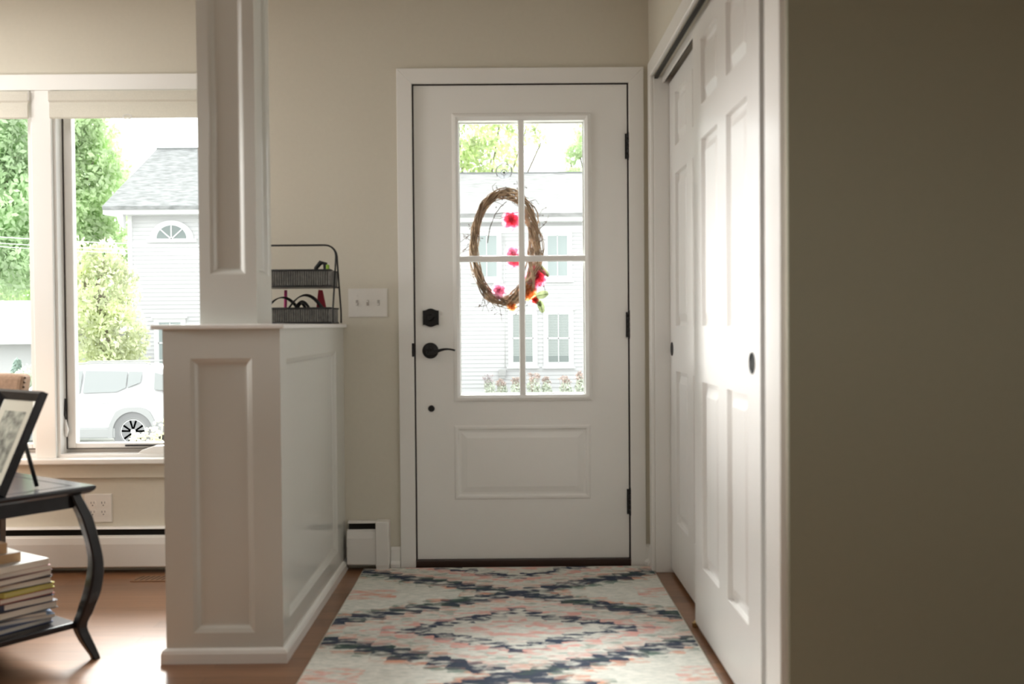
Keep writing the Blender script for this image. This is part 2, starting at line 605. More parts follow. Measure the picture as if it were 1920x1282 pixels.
# jamb
m = MB()
m.box(DX0, DX0 + .004, 0, WT, 0, DZ1).box(DX1 - .004, DX1, 0, WT, 0, DZ1).box(DX0 + .004, DX1 - .004, 0, WT, DZ1 - .004, DZ1)
m.box(DX0 + .004, DX0 + .03, .06, .075, 0, DZ1 - .004).box(DX1 - .03, DX1 - .004, .06, .075, 0, DZ1 - .004).box(DX0 + .03, DX1 - .03, .06, .075, DZ1 - .03, DZ1 - .004)
structure(m.build('trim_2', M_RUBBER))
structure(MB().bbox(DX0, DX1, -.012, .13, 0, .032, .004).build('trim_3', mat('threshold_wood', (0.035, 0.016, 0.010), 0.4)))

door = structure(empty('door_1', (0.065, 0.03, 0.03)))
door['label'] = 'white front door with a four-pane window'
ox, oy, oz = door.location


def loc(o, p=door):
    o.matrix_parent_inverse = Matrix.Identity(4)
    me = o.data
    me.transform(Matrix.Translation(-Vector(p.location)))
    return o


# slab: stiles/rails around the glass opening + panelled lower part
GX0, GX1, GZ0, GZ1 = -0.203, 0.338, 0.738, 1.913
SX0, SX1, SZ0, SZ1 = -0.391, 0.521, 0.033, 2.063
Y0, Y1 = 0.006, 0.050
mb = MB()
panelled(mb, (SX0, Y0, SZ0), (1, 0, 0), (0, 0, 1), (0, -1, 0), SX1 - SX0, GZ0 - SZ0, Y1 - Y0,
         [(-0.229 - SX0, 0.357 - SX0, 0.288 - SZ0, 0.608 - SZ0)], [(0.006, 0.004), (0.014, 0.004), (0.022, -0.007), (0.030, -0.007), (0.055, 0.0)])
mb.box(SX0, GX0, Y0, Y1, GZ0, SZ1)
mb.box(GX1, SX1, Y0, Y1, GZ0, SZ1)
mb.box(GX0, GX1, Y0, Y1, GZ1, SZ1)
loc(mb.build('door_slab', M_DOOR, door))
# raised glazing frame, stepped profile
mb = MB()
for (w0, w1, d0, d1) in ((0, .006, .0, .010), (.006, .016, .010, .014), (.016, .028, .014, .004)):
    a0, a1, c0, c1 = GX0 - .026 + w0, GX1 + .030 - w0, GZ0 - .028 + w0, GZ1 + .032 - w0
    b0, b1, e0, e1 = GX0 - .026 + w1, GX1 + .030 - w1, GZ0 - .028 + w1, GZ1 + .032 - w1
    A = [(a0, Y0 - d0, c0), (a1, Y0 - d0, c0), (a1, Y0 - d0, c1), (a0, Y0 - d0, c1)]
    B = [(b0, Y0 - d1, e0), (b1, Y0 - d1, e0), (b1, Y0 - d1, e1), (b0, Y0 - d1, e1)]
    for k in range(4):
        mb.face([A[k], A[(k + 1) % 4], B[(k + 1) % 4], B[k]])
b0, b1, e0, e1 = GX0 + .002, GX1 + .002, GZ0, GZ1 + .004
A = [(b0, Y0 - .004, e0), (b1, Y0 - .004, e0), (b1, Y0 - .004, e1), (b0, Y0 - .004, e1)]
B = [(x, .024, z) for x, _, z in A]
for k in range(4):
    mb.face([A[k], A[(k + 1) % 4], B[(k + 1) % 4], B[k]])
loc(mb.build('glazing_frame', M_DOOR, door))
mb = MB()
ring(mb, GX0 - .02, GX1 + .02, GZ0 - .02, GZ1 + .02, .025, Y1, Y1 + .012)
loc(mb.build('exterior_glazing_frame', M_DOOR, door))
loc(MB().box(GX0, GX1 + .004, .026, .030, GZ0, GZ1 + .004).build('pane', M_GLASS, door))


def muntin(a, b, horizontal, y0, y1):
    m = MB()
    w = 0.0135
    prof = [(-w, .0), (-w, -.006), (-w * .75, -.012), (w * .75, -.012), (w, -.006), (w, 0)]
    if horizontal:
        m.prism(prof, lambda p, q, d: (d, y0 + q, a + p), GX0, GX1 + .003)
    else:
        m.prism(prof, lambda p, q, d: (a + p, y0 + q, d), GZ0, GZ1 + .003)
    return m


loc(muntin(0.0675, 0, False, .0245, 0).build('muntin', M_DOOR, door))
loc(muntin(1.3235, 0, True, .0250, 0).build('muntin', M_DOOR, door))
# hinges
for zc in (1.799, 1.036, 0.275):
    mb = MB()
    for k in range(5):
        z = zc - .054 + k * .0216
        mb.lathe([(.0065, z + .0006), (.0075, z + .002), (.0075, z + .0195), (.0065, z + .021)], lambda x, y, h: (0.5245 + x, -.010 + y, h), 14)
    mb.ball((0.5245, -.010, zc + .057), .0055, 2).ball((0.5245, -.010, zc - .057), .0055, 2)
    mb.box(0.512, 0.5245, .0015, .0045, zc - .054, zc + .054)
    loc(mb.build('hinge', M_BLACK, door))
# deadbolt plate with camelback outline and thumb turn
cx, cz = -0.325, 1.072
out = []
for i in range(13):
    t = i / 12
    x = -.034 + .068 * t
    z = .031 + (.0085 * math.sin(math.pi * min(1, max(0, (t - .12) / .76))) ** 1.3 if .12 < t < .88 else 0)
    out.append((x, z))
out += [(x, -z) for x, z in out[::-1]]
mb = MB()
mb.prism(out, lambda a, b, d: (cx + a, d, cz + b), Y0, Y0 - .010)
mb.prism([(a * .86, b * .86) for a, b in out], lambda a, b, d: (cx + a, d, cz + b), Y0 - .010, Y0 - .014)
db = loc(mb.build('deadbolt_plate', M_BLACK, door))
mb = MB()
mb.lathe([(.014, -.004 - .0), (.014, .002), (.010, .008)], lambda x, y, h: (cx + x, Y0 - .014 - h, cz + y), 24)
ca, sa = math.cos(R(38)), math.sin(R(38))
mb.prism([(-.020, -.004), (.020, -.006), (.022, 0), (.020, .006), (-.020, .004), (-.022, 0)],
         lambda a, b, d: (cx + a * ca - b * sa, d, cz + a * sa + b * ca), Y0 - .018, Y0 - .032)
loc(mb.build('thumb_turn', M_BLACK, db))
db.matrix_parent_inverse = Matrix.Identity(4)
# lever handle
cx, cz = -0.328, 0.931
mb = MB().lathe([(.0345, 0), (.0345, .005), (.031, .010), (.020, .014), (.0125, .018), (.0115, .045), (.0125, .047)],
                lambda x, y, h: (cx + x, Y0 - h, cz + y), 40)
hr = loc(mb.build('lever_rosette', M_BLACK, door))
pts = []
for i in range(17):
    t = i / 16
    x = cx - .004 + .112 * t
    z = cz - .006 + .013 * math.sin(min(1, max(0, (t - .2) / .8)) * math.pi * .80) ** 1.1
    y = Y0 - .046 + .006 * math.sin(t * math.pi)
    pts.append((x, y, z))
mb = MB().tube(pts, [.0095 - .0055 * min(1, i / 12) for i in range(17)], 12)
mb.ball(pts[0], .0105, 2)
loc(mb.build('lever', M_BLACK, hr))
# strike at the jamb, small door bumper
loc(MB().bbox(-0.4055, -0.3965, -.020, -.004, 0.906, 0.964, .002).build('strike_plate', M_BLACK, door))
loc(MB().lathe([(.014, 0), (.014, .004), (.010, .010), (.004, .013)], lambda x, y, h: (-.326 + x, Y0 - h, .682 + y), 28).build('privacy_bolt', M_BLACK, door))

# ------------------------------------------------------------------ front windows
# continuous head casing, mullion casing, stool and apron
m = MB()
m.prism([(W1[0] - .07, WZ1), (W2[1] + .07, WZ1), (W2[1] + .07, WZ1 + .068), (W1[0] - .07, WZ1 + .068)], lambda a, b, d: (a, d, b), -.02, 0)
m.box(W1[1] - .002, W2[0] + .002, -.018, 0, WZ0, WZ1)
m.box(W2[1], W2[1] + .07, -.018, 0, WZ0, WZ1)
m.box(W1[0] - .07, W1[0], -.018, 0, WZ0, WZ1)
o = m.build('trim_4', M_TRIM)
bv = o.modifiers.new('bevel', 'BEVEL')
bv.width = 0.002
structure(o)
structure(MB().bbox(W1[0] - .09, W2[1] + .09, -.055, 0, WZ0 - .024, WZ0, .006, 3).box(W1[0], W2[1], 0, .09, WZ0 - .022, WZ0).build('trim_5', M_TRIM))
o = MB().bbox(W1[0] - .07, W2[1] + .07, -.017, 0, WZ0 - .087, WZ0 - .024, .003).build('trim_6', M_WALL)
structure(o)


def window_unit(n, x0, x1):
    w = structure(empty('window_%d' % n, ((x0 + x1) / 2, .08, WZ0)))
    m = MB()
    ring(m, x0, x1, WZ0, WZ1, .014, .0, .13)
    m.box(x0 + .014, x1 - .014, .085, .13, WZ0 + .014, WZ0 + .028)
    loc(m.build('window_frame', M_SASH, w), w)
    m = MB()
    ring(m, x0 + .016, x1 - .016, WZ0 + .030, WZ1 - .016, .012, .066, .105)
    loc(m.build('window_stop', M_RUBBER if False else M_SASH, w), w)
    m = MB()
    a0, a1, c0, c1 = x0 + .020, x1 - .020, WZ0 + .033, WZ1 - .02
    sw = .034
    m.box(a0, a0 + sw, .058, .100, c0, c1).box(a1 - sw, a1, .058, .100, c0, c1)
    m.box(a0 + sw, a1 - sw, .058, .100, c0, c0 + .022).box(a0 + sw, a1 - sw, .058, .100, c1 - sw, c1)
    o = loc(m.build('sash', M_SASH, w), w)
    bv = o.modifiers.new('bevel', 'BEVEL')
    bv.width = .004
    bv.segments = 3
    m = MB().box(x0 + .0145, x0 + .0165, .058, .064, WZ0 + .03, WZ1 - .02)
    m.box(x0 + .0145, x1 - .0145, .058, .064, WZ0 + .0295, WZ0 + .0315)
    loc(m.build('weatherstrip', M_RUBBER, w), w)
    loc(MB().box(a0 + sw, a1 - sw, .078, .082, c0 + .022, c1 - sw).build('pane', M_GLASS, w), w)
    return w


w1 = window_unit(1, *W1)
w2 = window_unit(2, *W2)
# casement crank cover and its lock lever
m = MB()
m.prism([(-1.595, WZ0 + .001), (-1.42, WZ0 + .001), (-1.42, WZ0 + .048), (-1.52, WZ0 + .045), (-1.575, WZ0 + .028), (-1.597, WZ0 + .010)],
        lambda a, b, d: (a, d, b), .012, .056)
o = loc(m.build('crank_cover', M_SASH, w2), w2)
bv = o.modifiers.new('bevel', 'BEVEL')
bv.width = .006
bv.segments = 3
loc(MB().bbox(-1.66, -1.50, .050, .0575, WZ0 + .040, WZ0 + .047, .001).build('crank_arm', M_BLACK, w2), w2)
m = MB().tube([(-1.912, .045, .735), (-1.911, .040, .70), (-1.912, .038, .665), (-1.910, .04, .645)], [.003, .004, .004, .002], 8)
loc(m.build('lock_lever', M_BLACK, w2), w2)
loc(MB().tube([(-1.910, .04, .645), (-1.905, .038, .60), (-1.908, .040, .57)], [.003, .009, .004], 8).build('lock_housing', M_SASH, w2), w2)


def shade(x0, x1, label):
    t = empty('roller_shade', ((x0 + x1) / 2, -.02, WZ1 - .005), 0, label, 'window shade', 'roller shades pulled up in the front windows')
    hz = WZ1 - .006
    m = MB()
    m.prism([(-.034, hz), (-.012, hz), (-.012, hz - .045), (-.03, hz - .048), (-.037, hz - .040), (-.038, hz - .012)], lambda a, b, d: (d, a, b), x0, x1)
    loc(m.build('headrail', M_SHADE, t), t)
    m = MB()
    m.prism([(-.030, hz - .046), (-.022, hz - .046), (-.022, hz - .110), (-.028, hz - .116), (-.036, hz - .110), (-.034, hz - .060)], lambda a, b, d: (d, a, b), x0 + .002, x1 - .002)
    fb = loc(m.build('shade_fabric', M_SHADE, t), t)
    xm = x0 + (x1 - x0) * .43
    m = MB().tube([(xm + .018 * math.cos(a), -.040, hz - .112 + .010 * math.sin(a)) for a in [i * math.pi / 6 for i in range(12)]], .0022, 6, closed=True)
    loc(m.build('pull_ring', mat('clear_plastic', (0.8, 0.8, 0.8), 0.1, spec=0.8), t), t)
    for x in (x0, x1):
        s = 1 if x == x0 else -1
        loc(MB().bbox(x - .004 * s, x - .0005 * s, -.036, -.008, hz - .04, hz, .001).build('mounting_bracket', M_PLATE, t), t)
    return t


shade(W1[0] + .003, W1[1] - .006, 'beige roller shade at the top of the left window, cut by the photo edge')
shade(W2[0] + .002, W2[1] - .004, 'beige roller shade with clear pull ring in the window beside the white column')

# ------------------------------------------------------------------ half wall with panels, and the column on it
PX0, PX1, PYF = -1.062, -0.700, -1.195
hw = structure(empty('wall_partition', ((PX0 + PX1) / 2, PYF / 2, 0)), 'white panelled half wall')
PH = 1.033
mb = MB()
rec = [(0.004, -.002), (0.012, -.006), (0.020, -.014), (0.026, -.015)]
panelled(mb, (PX0, PYF, 0), (1, 0, 0), (0, 0, 1), (0, -1, 0), PX1 - PX0, PH, 0.02,
         [(.084, .275, .092, .943)], rec, False)
panelled(mb, (PX1, PYF, 0), (0, 1, 0), (0, 0, 1), (1, 0, 0), -PYF, PH, 0.02,
         [(.088, -.19 - PYF, .112, .937)], rec, False)
panelled(mb, (PX0, 0, 0), (0, -1, 0), (0, 0, 1), (-1, 0, 0), -PYF, PH, 0.02,
         [(.12, -PYF - .088, .112, .937)], rec, False)
mb.face([(PX0, 0, 0), (PX1, 0, 0), (PX1, 0, PH), (PX0, 0, PH)])
mb.face([(PX0, 0, PH), (PX1, 0, PH), (PX1, PYF, PH), (PX0, PYF, PH)])
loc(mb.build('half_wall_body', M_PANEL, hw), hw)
o = loc(MB().bbox(PX0 - .032, PX1 + .016, PYF - .018, 0, PH, PH + .015, .004, 3).build('cap', M_TRIM, hw), hw)
m = MB()
bp_ = [(0, 0), (.014, 0), (.014, .030), (.010, .040), (0, .046)]
cross = []
for (x, y, ux, uy) in ((PX0, 0, -1, 0), (PX0, PYF, -1, -1), (PX1, PYF, 1, -1), (PX1, 0, 1, 0)):
    cross.append([m.bm.verts.new((x + ux * a, y + uy * a, b)) for a, b in bp_])
for A, B in zip(cross, cross[1:]):
    for k in range(5):
        m.bm.faces.new([A[k], A[(k + 1) % 5], B[(k + 1) % 5], B[k]])
m.bm.faces.new(cross[0])
m.bm.faces.new(cross[-1][::-1])
loc(m.build('base_moulding', M_TRIM, hw), hw)

CX0, CX1, CYF, CYB = -0.958, -0.780, -1.153, -0.955
CZ0 = PH + .015
mb = MB()
rc = [(0.004, -.001), (0.010, -.004), (0.018, -.012), (0.022, -.013)]
hh = ZC - CZ0
for org, U, N, W in (((CX0, CYF, CZ0), (1, 0, 0), (0, -1, 0), CX1 - CX0), ((CX1, CYF, CZ0), (0, 1, 0), (1, 0, 0), CYB - CYF),
                     ((CX1, CYB, CZ0), (-1, 0, 0), (0, 1, 0), CX1 - CX0), ((CX0, CYB, CZ0), (0, -1, 0), (-1, 0, 0), CYB - CYF)):
    panelled(mb, org, U, (0, 0, 1), N, W, hh, 0.01, [(.034, W - .034, .155, hh - .12)], rc, False)
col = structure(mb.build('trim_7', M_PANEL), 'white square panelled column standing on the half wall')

# ------------------------------------------------------------------ closet: casing, track, sliding doors
m = MB()
XF = XC - .014
for poly in ([(CY0 + .066, 0), (CY0, 0), (CY0, CZ), (CY0 + .066, CZ + .066)],
             [(CY1, 0), (CY1 - .125, 0), (CY1 - .125, CZ + .066), (CY1, CZ)],
             [(CY0, CZ), (CY1, CZ), (CY1 - .125, CZ + .066), (CY0 + .066, CZ + .066)]):
    m.prism(poly, lambda a, b, d: (d, a, b), XF, XC)
# jamb liners
m.box(XC, XC + .11, CY0 - .004, CY0 + .0, 0, CZ).box(XC, XC + .11, CY1, CY1 + .004, 0, CZ)
o = m.build('trim_8', M_TRIM)
structure(o, 'white closet door casing')
bv = o.modifiers.new('bevel', 'BEVEL')
bv.width = .002
m = MB().box(XC + .004, XC + .018, CY1 + .004, CY0 - .004, CZ - .012, CZ - .0005)
m.box(XC + .046, XC + .052, CY1 + .004, CY0 - .004, CZ - .022, CZ - .0005)
m.box(XC + .088, XC + .10, CY1 + .004, CY0 - .004, CZ - .03, CZ - .0005)
structure(m.build('trim_9', M_GAP), 'dark closet door track')
structure(MB().box(XC + .036, XC + .044, CY1 + .004, CY0 - .004, CZ - .028, CZ - .0005).build('trim_10', M_TRIM))
# closet interior
m = MB()
m.box(1.28, 1.30, -1.99, 0, 0, ZC)
structure(m.build('wall_closet_back', mat('closet_interior', (0.35, 0.33, 0.28), .9)))


def closet_door(n, x, yfar, label):
    Wd, Hd = 0.885, 2.012
    d = structure(empty('door_%d' % n, (x, yfar - Wd / 2, .018)), label)
    m = MB()
    cols = [(.136, .385), (.505, .752)]
    rows = [(.217, .830), (1.012, 1.622), (1.732, 1.944)]
    rects = [(a, b, c, e) for a, b in cols for c, e in rows]
    prof = [(.002, -.015), (.010, -.017), (.018, -.017), (.044, -.005), (.047, -.004)]
    panelled(m, (x, yfar, .018), (0, -1, 0), (0, 0, 1), (-1, 0, 0), Wd, Hd, .034, rects, prof)
    loc(m.build('door_slab', M_CDOOR, d), d)
    return d, Wd


d2, Wd = closet_door(2, 0.680, -0.138, 'far sliding six-panel closet door')
d3, Wd = closet_door(3, 0.638, -0.882, 'near sliding six-panel closet door')
for d, x, y in ((d2, .680, -.180), (d3, .638, -1.685)):
    m = MB()
    m.lathe([(.0285, .0), (.0285, .0022), (.024, .0026), (.022, -.006), (.002, -.008)], lambda a, b, h: (x - h - .0002, y + a, .935 + b), 32)
    loc(m.build('flush_pull', M_BLACK, d), d)
m = MB().bbox(.628, .650, -.886, -.872, .0, .016, .002).ball((.639, -.879, .017), .006, 2)
tag(m.build('floor_guide', mat('brass', (.6, .42, .2), .3, metal=1)), 'small brass floor guide between the two sliding closet doors', 'door guide')

# ------------------------------------------------------------------ baseboard heaters
def heater(x0, x1, label, ztop, cap):
    t = empty('baseboard_heater', ((x0 + x1) / 2, -.035, 0), 0, label, 'heater', None)
    m = MB()
    # back plate and hood
    loc(MB().box(x0, x1, -.006, -.001, .02, ztop - .005).build('back_plate', M_GAP, t), t)  # enamel plate coloured dark to give the slot its shade
    m.prism([(-.001, ztop), (-.030, ztop), (-.036, ztop - .007), (-.034, ztop - .009), (-.028, ztop - .004), (-.001, ztop - .004)], lambda a, b, d: (d, a, b), x0, x1)
    loc(m.build('hood', M_HEAT, t), t)
    m = MB()
    zf = ztop - .036
    m.prism([(-.056, zf), (-.060, zf - .003), (-.066, zf - .030), (-.066, .030), (-.060, .024), (-.058, .026), (-.062, .032), (-.062, zf - .030), (-.056, zf - .004)], lambda a, b, d: (d, a, b), x0, x1)
    loc(m.build('front_cover', M_HEAT, t), t)
    loc(MB().prism([(-.051, ztop - .040), (-.048, ztop - .031), (-.045, ztop - .031), (-.048, ztop - .041)], lambda a, b, d: (d, a, b), x0, x1).build('damper', M_HEAT, t), t)
    m = MB().tube([(x0 + .002, -.03, .10), (x1 - .002, -.03, .10)], .010, 12)
    n = min(90, int((x1 - x0) / .012))
    for i in range(n):
        x = x0 + (i + .5) * (x1 - x0) / n
        m.box(x - .0006, x + .0006, -.052, -.010, .06, .14)
    loc(m.build('heating_element', M_GAP, t), t)
    if cap:
        m = MB().bbox(x1, x1 + .056, -.072, -.001, .022, ztop + .004, .003)
        m.bbox(x1 + .001, x1 + .054, -.066, -.001, .0005, .0215, .001)
        loc(m.build('end_cap', M_HEAT, t), t)
    return t


heater(-0.70 + .016, -0.562, 'short white baseboard heater with end cap between half wall and front door', .206, True)
heater(-4.2, PX0 - .016, 'long white baseboard heater running under the front windows', .190, False)

# ------------------------------------------------------------------ wall plates
t = empty('light_switch', (-.593, 0, 1.138), 0, 'white three-gang light switch plate on the beige wall beside the front door', 'light switch')
m = MB()
m.prism([(-.084, -.061), (.084, -.061), (.084, .061), (-.084, .061)], lambda a, b, d: (-.593 + a, d, 1.138 + b), -.0005, -.003)
m.prism([(-.081, -.058), (.081, -.058), (.081, .058), (-.081, .058)], lambda a, b, d: (-.593 + a, d, 1.138 + b), -.003, -.006)
loc(m.build('cover_plate', M_PLATE, t), t)
m2 = glass_mat('protective_film', (1, 1, 1), .30, .08)
rf = random.Random(3)
m = MB()
NX, NZ = 16, 12
g = [[m.bm.verts.new((-.593 - .083 + .166 * i / NX, -.0205 - rf.uniform(0, .004), 1.138 - .060 + .12 * j / NZ)) for j in range(NZ + 1)] for i in range(NX + 1)]
for i in range(NX):
    for j in range(NZ):
        m.bm.faces.new([g[i][j], g[i + 1][j], g[i + 1][j + 1], g[i][j + 1]]).smooth = True
loc(m.build('protective_film', m2, t), t)['label'] = 'crinkled clear plastic film'
for k in (-1, 0, 1):
    xk = -.593 + k * .046
    m = MB().prism([(-.005, -.012), (.005, -.012), (.005, .012), (-.005, .012)], lambda a, b, d: (xk + a, d, 1.138 + b), -.006, -.0075)
    fr = loc(m.build('switch_slot', mat('switch_slot_grey', (.45, .43, .40), .5), t), t)
    s = 1 if k == 0 else -1
    m = MB().prism([(-.0035, 0), (.0035, 0), (.003, .006 * s), (-.003, .006 * s)], lambda a, b, d: (xk + a, d, 1.138 + b + (-.0075 - d) * .35 * s), -.0075, -.018)
    loc(m.build('toggle', M_PLATE, t), t)
    for s2 in (-1, 1):
        m = MB().lathe([(.003, 0), (.0028, .0012)], lambda x, y, h: (xk + x, -.006 - h, 1.138 + s2 * .032 + y), 12)
        loc(m.build('screw', M_PLATE, t), t)

ot = empty('power_outlet', (-1.757, 0, .268), 0, 'white double power outlet plate low on the wall behind the black table', 'power outlet')
m = MB()
m.prism([(-.059, -.061), (.059, -.061), (.059, .061), (-.059, .061)], lambda a, b, d: (-1.757 + a, d, .268 + b), -.0005, -.003)
m.prism([(-.056, -.058), (.056, -.058), (.056, .058), (-.056, .058)], lambda a, b, d: (-1.757 + a, d, .268 + b), -.003, -.006)
loc(m.build('cover_plate', M_PLATE, ot), ot)
for kx in (-1, 1):
    for kz in (-1, 1):
        x, z = -1.757 + kx * .023, .268 + kz * .0195
        oc = [(.0165 * math.cos(a), max(-.0135, min(.0135, .0165 * math.sin(a)))) for a in [i * math.pi / 12 for i in range(24)]]
        r_ = loc(MB().prism(oc, lambda a, b, d: (x + a, d, z + b), -.006, -.0075).build('receptacle', M_PLATE, ot), ot)
        m = MB()
        m.box(x - .0075, x - .0052, -.0080, -.0075, z - .001, z + .008)
        m.box(x + .0052, x + .0070, -.0080, -.0075, z + .0, z + .008)
        m.lathe([(.0026, 0), (.0026, .0005)], lambda a, b, h: (x + a, -.0075 - h, z - .0075 + b), 10)
        s_ = m.build('slots', M_BLACK, r_)
        s_.data.transform(Matrix.Translation(-Vector(ot.location)))

# ------------------------------------------------------------------ rug
RV = -0.92
m = MB()
RX0, RX1, RY0, RY1 = -.618, .612, -1.875, -.040
rug = empty('area_rug', (-.003, RV, 0), 0, 'cream area rug with navy, orange and green diamond pattern in front of the door', 'rug')
m = MB()
m.bbox(RX0 + .003 + .004, RX1 + .003 - .004, RY0 - RV + .004, RY1 - RV - .004, .0005, .0080, .002)
m.build('woven_pile', rug_mat(), rug)
m = MB()
m.tube([(RX0 + .007, RY0 - RV + .004, .0045), (RX1 - .001, RY0 - RV + .004, .0045), (RX1 - .001, RY1 - RV - .004, .0045), (RX0 + .007, RY1 - RV - .004, .0045)], .0042, 8, closed=True)
m.build('binding', mat('rug_binding', (.62, .60, .52), .95), rug)

# floor register by the half wall
t = empty('floor_register', (-1.36, -.16, 0), 0, 'dark slotted floor vent beside the half wall below the window', 'floor vent')
m = MB().bbox(-.19, .19, -.045, .045, .0003, .004, .001)
m.build('register_frame', mat('register_brown', (.26, .14, .075), .45), t)
m = MB()
for i in range(16):
    x = -.165 + i * .022
    m.prism([(x - .012, -.032), (x - .006, -.032), (x + .010, .032), (x + .004, .032)], lambda a, b, d: (a, b, d), .004, .0046)
m.build('register_slots', M_GAP, t)

# ------------------------------------------------------------------ wire shelf with two baskets on the half wall
CAPZ = PH + .015
RKX0, RKX1, RKY0, RKY1 = -1.06, -.684, -.345, -.150
rk = empty('wire_basket_shelf', ((RKX0 + RKX1) / 2, -.2475, CAPZ), 0, 'two-tier black wire shelf with grey ribbed metal trays on the half wall', 'storage shelf')
M_GALV = mat('galvanised_ribbed_metal', (.13, .125, .115), .5, metal=.5, noise=.35, scale=30)


def rib_mat():
    m = mat('ribbed_tray_metal', (.10, .097, .09), .45, metal=.5)
    nt = m.node_tree
    tc = nt.nodes['Texture Coordinate'] if 'Texture Coordinate' in nt.nodes else nt.nodes.new('ShaderNodeTexCoord')
    b = nt.nodes['Principled BSDF']
    n = nt.nodes.new('ShaderNodeTexNoise')
    n.inputs['Scale'].default_value = 60
    nt.links.new(tc.outputs['Object'], n.inputs['Vector'])
    r = nt.nodes.new('ShaderNodeValToRGB')
    r.color_ramp.elements[0].color = (.05, .05, .046, 1)
    r.color_ramp.elements[1].color = (.26, .25, .23, 1)
    nt.links.new(n.outputs[0], r.inputs[0])
    nt.links.new(r.outputs[0], b.inputs['Base Color'])
    return m


M_RIB = rib_mat()


def rib_wall(m, p0, p1, z0, z1, nrm, step=.009, amp=.0022):
    p0, p1, nrm = Vector(p0), Vector(p1), Vector(nrm)
    n = max(2, int((p1 - p0).length / step) * 2)
    prev = None
    for i in range(n + 1):
        t = i / n
        p = p0.lerp(p1, t) + nrm * (amp if i % 2 else -amp)
        cur = (Vector((p.x, p.y, z0)), Vector((p.x, p.y, z1)))
        if prev:
            m.face([prev[0], cur[0], cur[1], prev[1]])
        prev = cur


def tray(z0, z1, parent):
    x0, x1, y0, y1 = RKX0 + .012, RKX1 - .012, RKY0 + .012, RKY1 - .012
    m = MB()
    zz0, zz1 = z0 + .006, z1 - .006
    rib_wall(m, (x0, y0, 0), (x1, y0, 0), zz0, zz1, (0, -1, 0))
    rib_wall(m, (x0, y0 + .004, 0), (x1, y0 + .004, 0), zz0, zz1, (0, -1, 0))
    rib_wall(m, (x1, y0, 0), (x1, y1, 0), zz0, zz1, (1, 0, 0))
    rib_wall(m, (x1 - .004, y0, 0), (x1 - .004, y1, 0), zz0, zz1, (1, 0, 0))
    rib_wall(m, (x0, y1, 0), (x1, y1, 0), zz0, zz1, (0, 1, 0))
    rib_wall(m, (x0, y0, 0), (x0, y1, 0), zz0, zz1, (-1, 0, 0))
    m.box(x0, x1, y0, y1, z0 + .001, z0 + .004)
    tr = loc(m.build('tray', M_RIB, parent), parent)
    m = MB()
    for z in (z0 + .004, z1 - .003):
        m.tube([(x0 - .003, y0 - .003, z), (x1 + .003, y0 - .003, z), (x1 + .003, y1 + .003, z), (x0 - .003, y1 + .003, z)], .0038, 8, closed=True)
    o = m.build('tray_rim', M_WIRE, tr)
    o.data.transform(Matrix.Translation(-Vector(parent.location)))


tray(CAPZ + .001, CAPZ + .066, rk)
tray(CAPZ + .146, CAPZ + .216, rk)
ym = (RKY0 + RKY1) / 2
for side, ya in ((-1, RKY0), (1, RKY1)):
    # one bent rod per side: foot - up - over the top - down - foot
    ztop = CAPZ + .318
    pts = []
    for x, s in ((RKX0, 1), (RKX1, -1)):
        seq = []
        seq.append((x, ya, CAPZ + .004))
        seq.append((x, ya, CAPZ + .05))
        seq.append((x, ya + (ym - ya) * .80, CAPZ + .25))
        for k in range(6):
            a = k / 5 * math.pi / 2
            rr = .045
            seq.append((x + s * rr * (1 - math.cos(a)), ya + (ym - ya) * (.86 + .10 * math.sin(a)), ztop - rr * (1 - math.sin(a))))
        pts.append(seq)
    full = pts[0] + pts[1][::-1]
    loc(MB().tube(full, .0036, 8).build('wire_frame', M_WIRE, rk), rk)

# things kept in the trays
M_STRAP = mat('black_nylon', (.010, .010, .011), .7)


def ribbon(m, pts, w=.018, t=.003, n=(0, 1, 0)):
    """flat strap following pts; width along n"""
    pts = [Vector(p) for p in pts]
    nv = Vector(n).normalized()
    rings = []
    for i, p in enumerate(pts):
        tg = (pts[min(i + 1, len(pts) - 1)] - pts[max(i - 1, 0)]).normalized()
        s = nv.cross(tg).normalized()
        rings.append([m.bm.verts.new(p + nv * (a * w / 2) + s * (b * t / 2)) for a, b in ((-1, -1), (1, -1), (1, 1), (-1, 1))])
    for A, B in zip(rings, rings[1:]):
        for k in range(4):
            f = m.bm.faces.new([A[k], A[(k + 1) % 4], B[(k + 1) % 4], B[k]])
            f.smooth = True
    m.bm.faces.new(rings[0][::-1])
    m.bm.faces.new(rings[-1])


m = MB()


def arc(x0, x1, z0, h, y, y2, n=14):
    return [(x0 + (x1 - x0) * i / n, y + (y2 - y) * i / n, z0 + h * math.sin(math.pi * i / n) ** .7) for i in range(n + 1)]


LZ = CAPZ + .0125
ribbon(m, arc(-.975, -.825, LZ, .096, -.30, -.22), .020, .004, (0.3, 1, .2))
ribbon(m, arc(-.885, -.722, LZ, .104, -.31, -.25), .022, .0045, (.2, 1, .3))
ribbon(m, arc(-.868, -.770, LZ, .078, -.27, -.29), .020, .004, (0, 1, .4))
ribbon(m, arc(-.96, -.82, LZ, .045, -.25, -.30), .020, .004, (.1, 1, .1))
ribbon(m, arc(-.845, -.80, LZ, .070, -.30, -.24), .016, .004, (.5, 1, 0))
tag(m.build('dog_leash', M_STRAP), 'coiled black strap leash in the lower tray of the wire shelf', 'leash')
t = empty('pouch', (-.80, -.20, CAPZ + .006), 0, 'dark red pouch upright in the lower tray behind the black strap', 'pouch')
m = MB().prism([(-.010, 0), (.034, 0), (.036, .060), (.022, .132), (.006, .134), (-.002, .07)], lambda a, b, d: (a + .028, d, b), -.006, .006)
m.build('pouch_body', mat('dark_red_cloth', (.30, .008, .025), .6), t)
m = MB()
